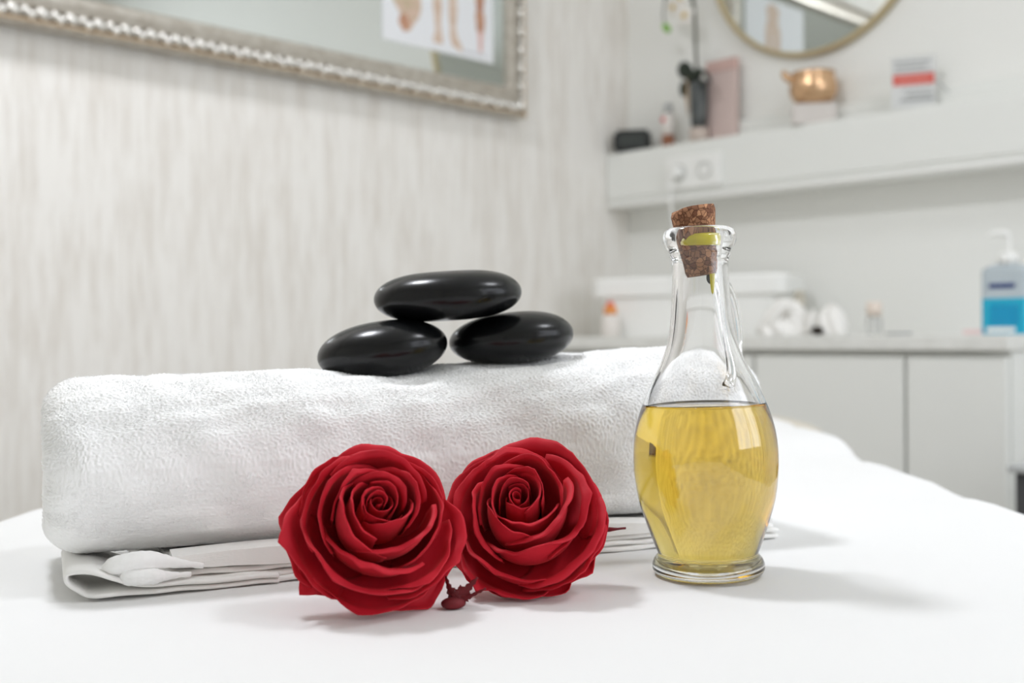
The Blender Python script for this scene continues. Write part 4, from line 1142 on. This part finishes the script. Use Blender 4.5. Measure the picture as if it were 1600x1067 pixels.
lathe('tube_cap', [(0, 62.1 * U), (8 * U, 62.1 * U), (7.5 * U, 70 * U), (0, 70 * U)], m_taupe, tj, 24)
# small clear jar with a peach cap
pj = on_top(1366, 0.24, 'glass_vial', 'small clear vial with a peach coloured cap on the worktop', 'vial')
m_peach = mat('peach cap', srgb(228, 214, 202), 0.45); noise_bump(m_peach, 90, 0.02)
U = ms(1, 1366, 0.24)
lathe('vial_body', [(0, 0), (11 * U, 0), (11.5 * U, 2 * U), (11.5 * U, 26 * U), (8 * U, 30 * U), (0, 30 * U)], m_clear, pj, 28)
lathe('vial_cap', [(0, 30.1 * U), (12 * U, 30.1 * U), (12 * U, 52 * U), (0, 52 * U)], m_peach, pj, 28)
tr = on_top(1404, 0.30, 'flat_tray', 'flat grey dish lying to the right of the peach capped vial', 'dish')
U = ms(1, 1404, 0.30)
lathe('dish', [(0, 0), (18 * U, 0), (22 * U, 4 * U), (21 * U, 4 * U), (17 * U, 1.5 * U), (0, 1.5 * U)], m_gcap, tr, 32)
pp = on_top(1522, 0.22, 'pink_pad', 'small pale pink pad beside the blue sanitizer bottle', 'pad')
m_pp = mat('pale pink foam', srgb(232, 208, 206), 0.7); noise_bump(m_pp, 90, 0.05)
U = ms(1, 1522, .22)
box('pad_body', (-14 * U, -10 * U, 0), (14 * U, 10 * U, 8 * U), m_pp, pp, 0.0015)
# hand sanitizer
SBk = 0.20
san = on_top(1576, SBk, 'sanitizer_bottle', 'clear pump bottle half full of blue hand sanitizer', 'bottle')
U = ms(1, 1570, SBk)
m_blue = mat('blue sanitizer', srgb(30, 168, 200), 0.15); noise_bump(m_blue, 60, 0.02)
m_frost = mat('translucent bottle plastic', srgb(206, 216, 222), 0.2, 0.0, 0.35, 1.3); noise_bump(m_frost, 60, 0.02)
m_navy = mat('navy label', srgb(48, 66, 118), 0.4); noise_bump(m_navy, 60, 0.02)
m_blu2 = mat('deeper blue label', srgb(8, 146, 190), 0.3); noise_bump(m_blu2, 60, 0.02)
wS = 36 * U
loft('filled_part', [rrect(wS, 20 * U, 8 * U, 0), rrect(wS, 20 * U, 8 * U, 56 * U)], m_blue, san)
loft('empty_part', [rrect(wS * .999, 20 * U, 8 * U, 56.1 * U), rrect(wS * .999, 20 * U, 8 * U, 98 * U), rrect(wS * .92, 18 * U, 8 * U, 104 * U), rrect(wS * .5, 13 * U, 8 * U, 109 * U)], m_frost, san)
box('navy_label', (-22 * U, -21.0 * U, 71 * U), (18 * U, -20.1 * U, 79 * U), m_navy, san)
box('deep_blue_label', (-20 * U, -20.8 * U, 14 * U), (24 * U, -20.1 * U, 46 * U), m_blu2, san)
box('white_print', (-26 * U, -20.9 * U, 3 * U), (18 * U, -20.15 * U, 11 * U), m_white, san)
lathe('collar', [(0, 109 * U), (16 * U, 109 * U), (15 * U, 124 * U), (9 * U, 128 * U), (0, 128 * U)], m_white, san, 28)
tube('pump_spout', spline([(0, 0, 127 * U), (0, 0, 148 * U), (-4 * U, -2 * U, 156 * U), (-18 * U, -6 * U, 158 * U), (-28 * U, -9 * U, 152 * U)], 20), [4 * U] * 8 + [6 * U] * 4 + [4.5 * U] * 5 + [3.5 * U] * 3, m_white, san, 12)

# dark trolley standing at the right of the counter
p = at(1640, 718, 1.75)
tro = thing('trolley', 'low dark grey trolley with a pale top at the right edge', 'trolley', (p.x, p.y, 0), RB)
zt_ = at(1600, 717, 1.75).z
hw = 0.018
box('top_tray', (-hw, -0.12, zt_ - 0.012), (0.30, 0.12, zt_), m_gcap, tro, 0.003)
box('drawer_body', (-hw + 0.008, -0.11, 0.06), (0.29, 0.11, zt_ - 0.0122), m_dark, tro, 0.003)
for sx in (-hw + 0.03, 0.27):
    for sy in (-0.08, 0.08):
        o = lathe('caster', [(0, -0.010), (0.026, -0.010), (0.029, 0.0), (0.026, 0.010), (0, 0.010)], m_black, tro, 20); o.location = (sx, sy, 0.0295); o.rotation_euler = (PI / 2, 0, 0)
        box('caster_fork', (sx - 0.006, sy - 0.014, 0.03), (sx + 0.006, sy + 0.014, 0.0605), m_steel, tro)
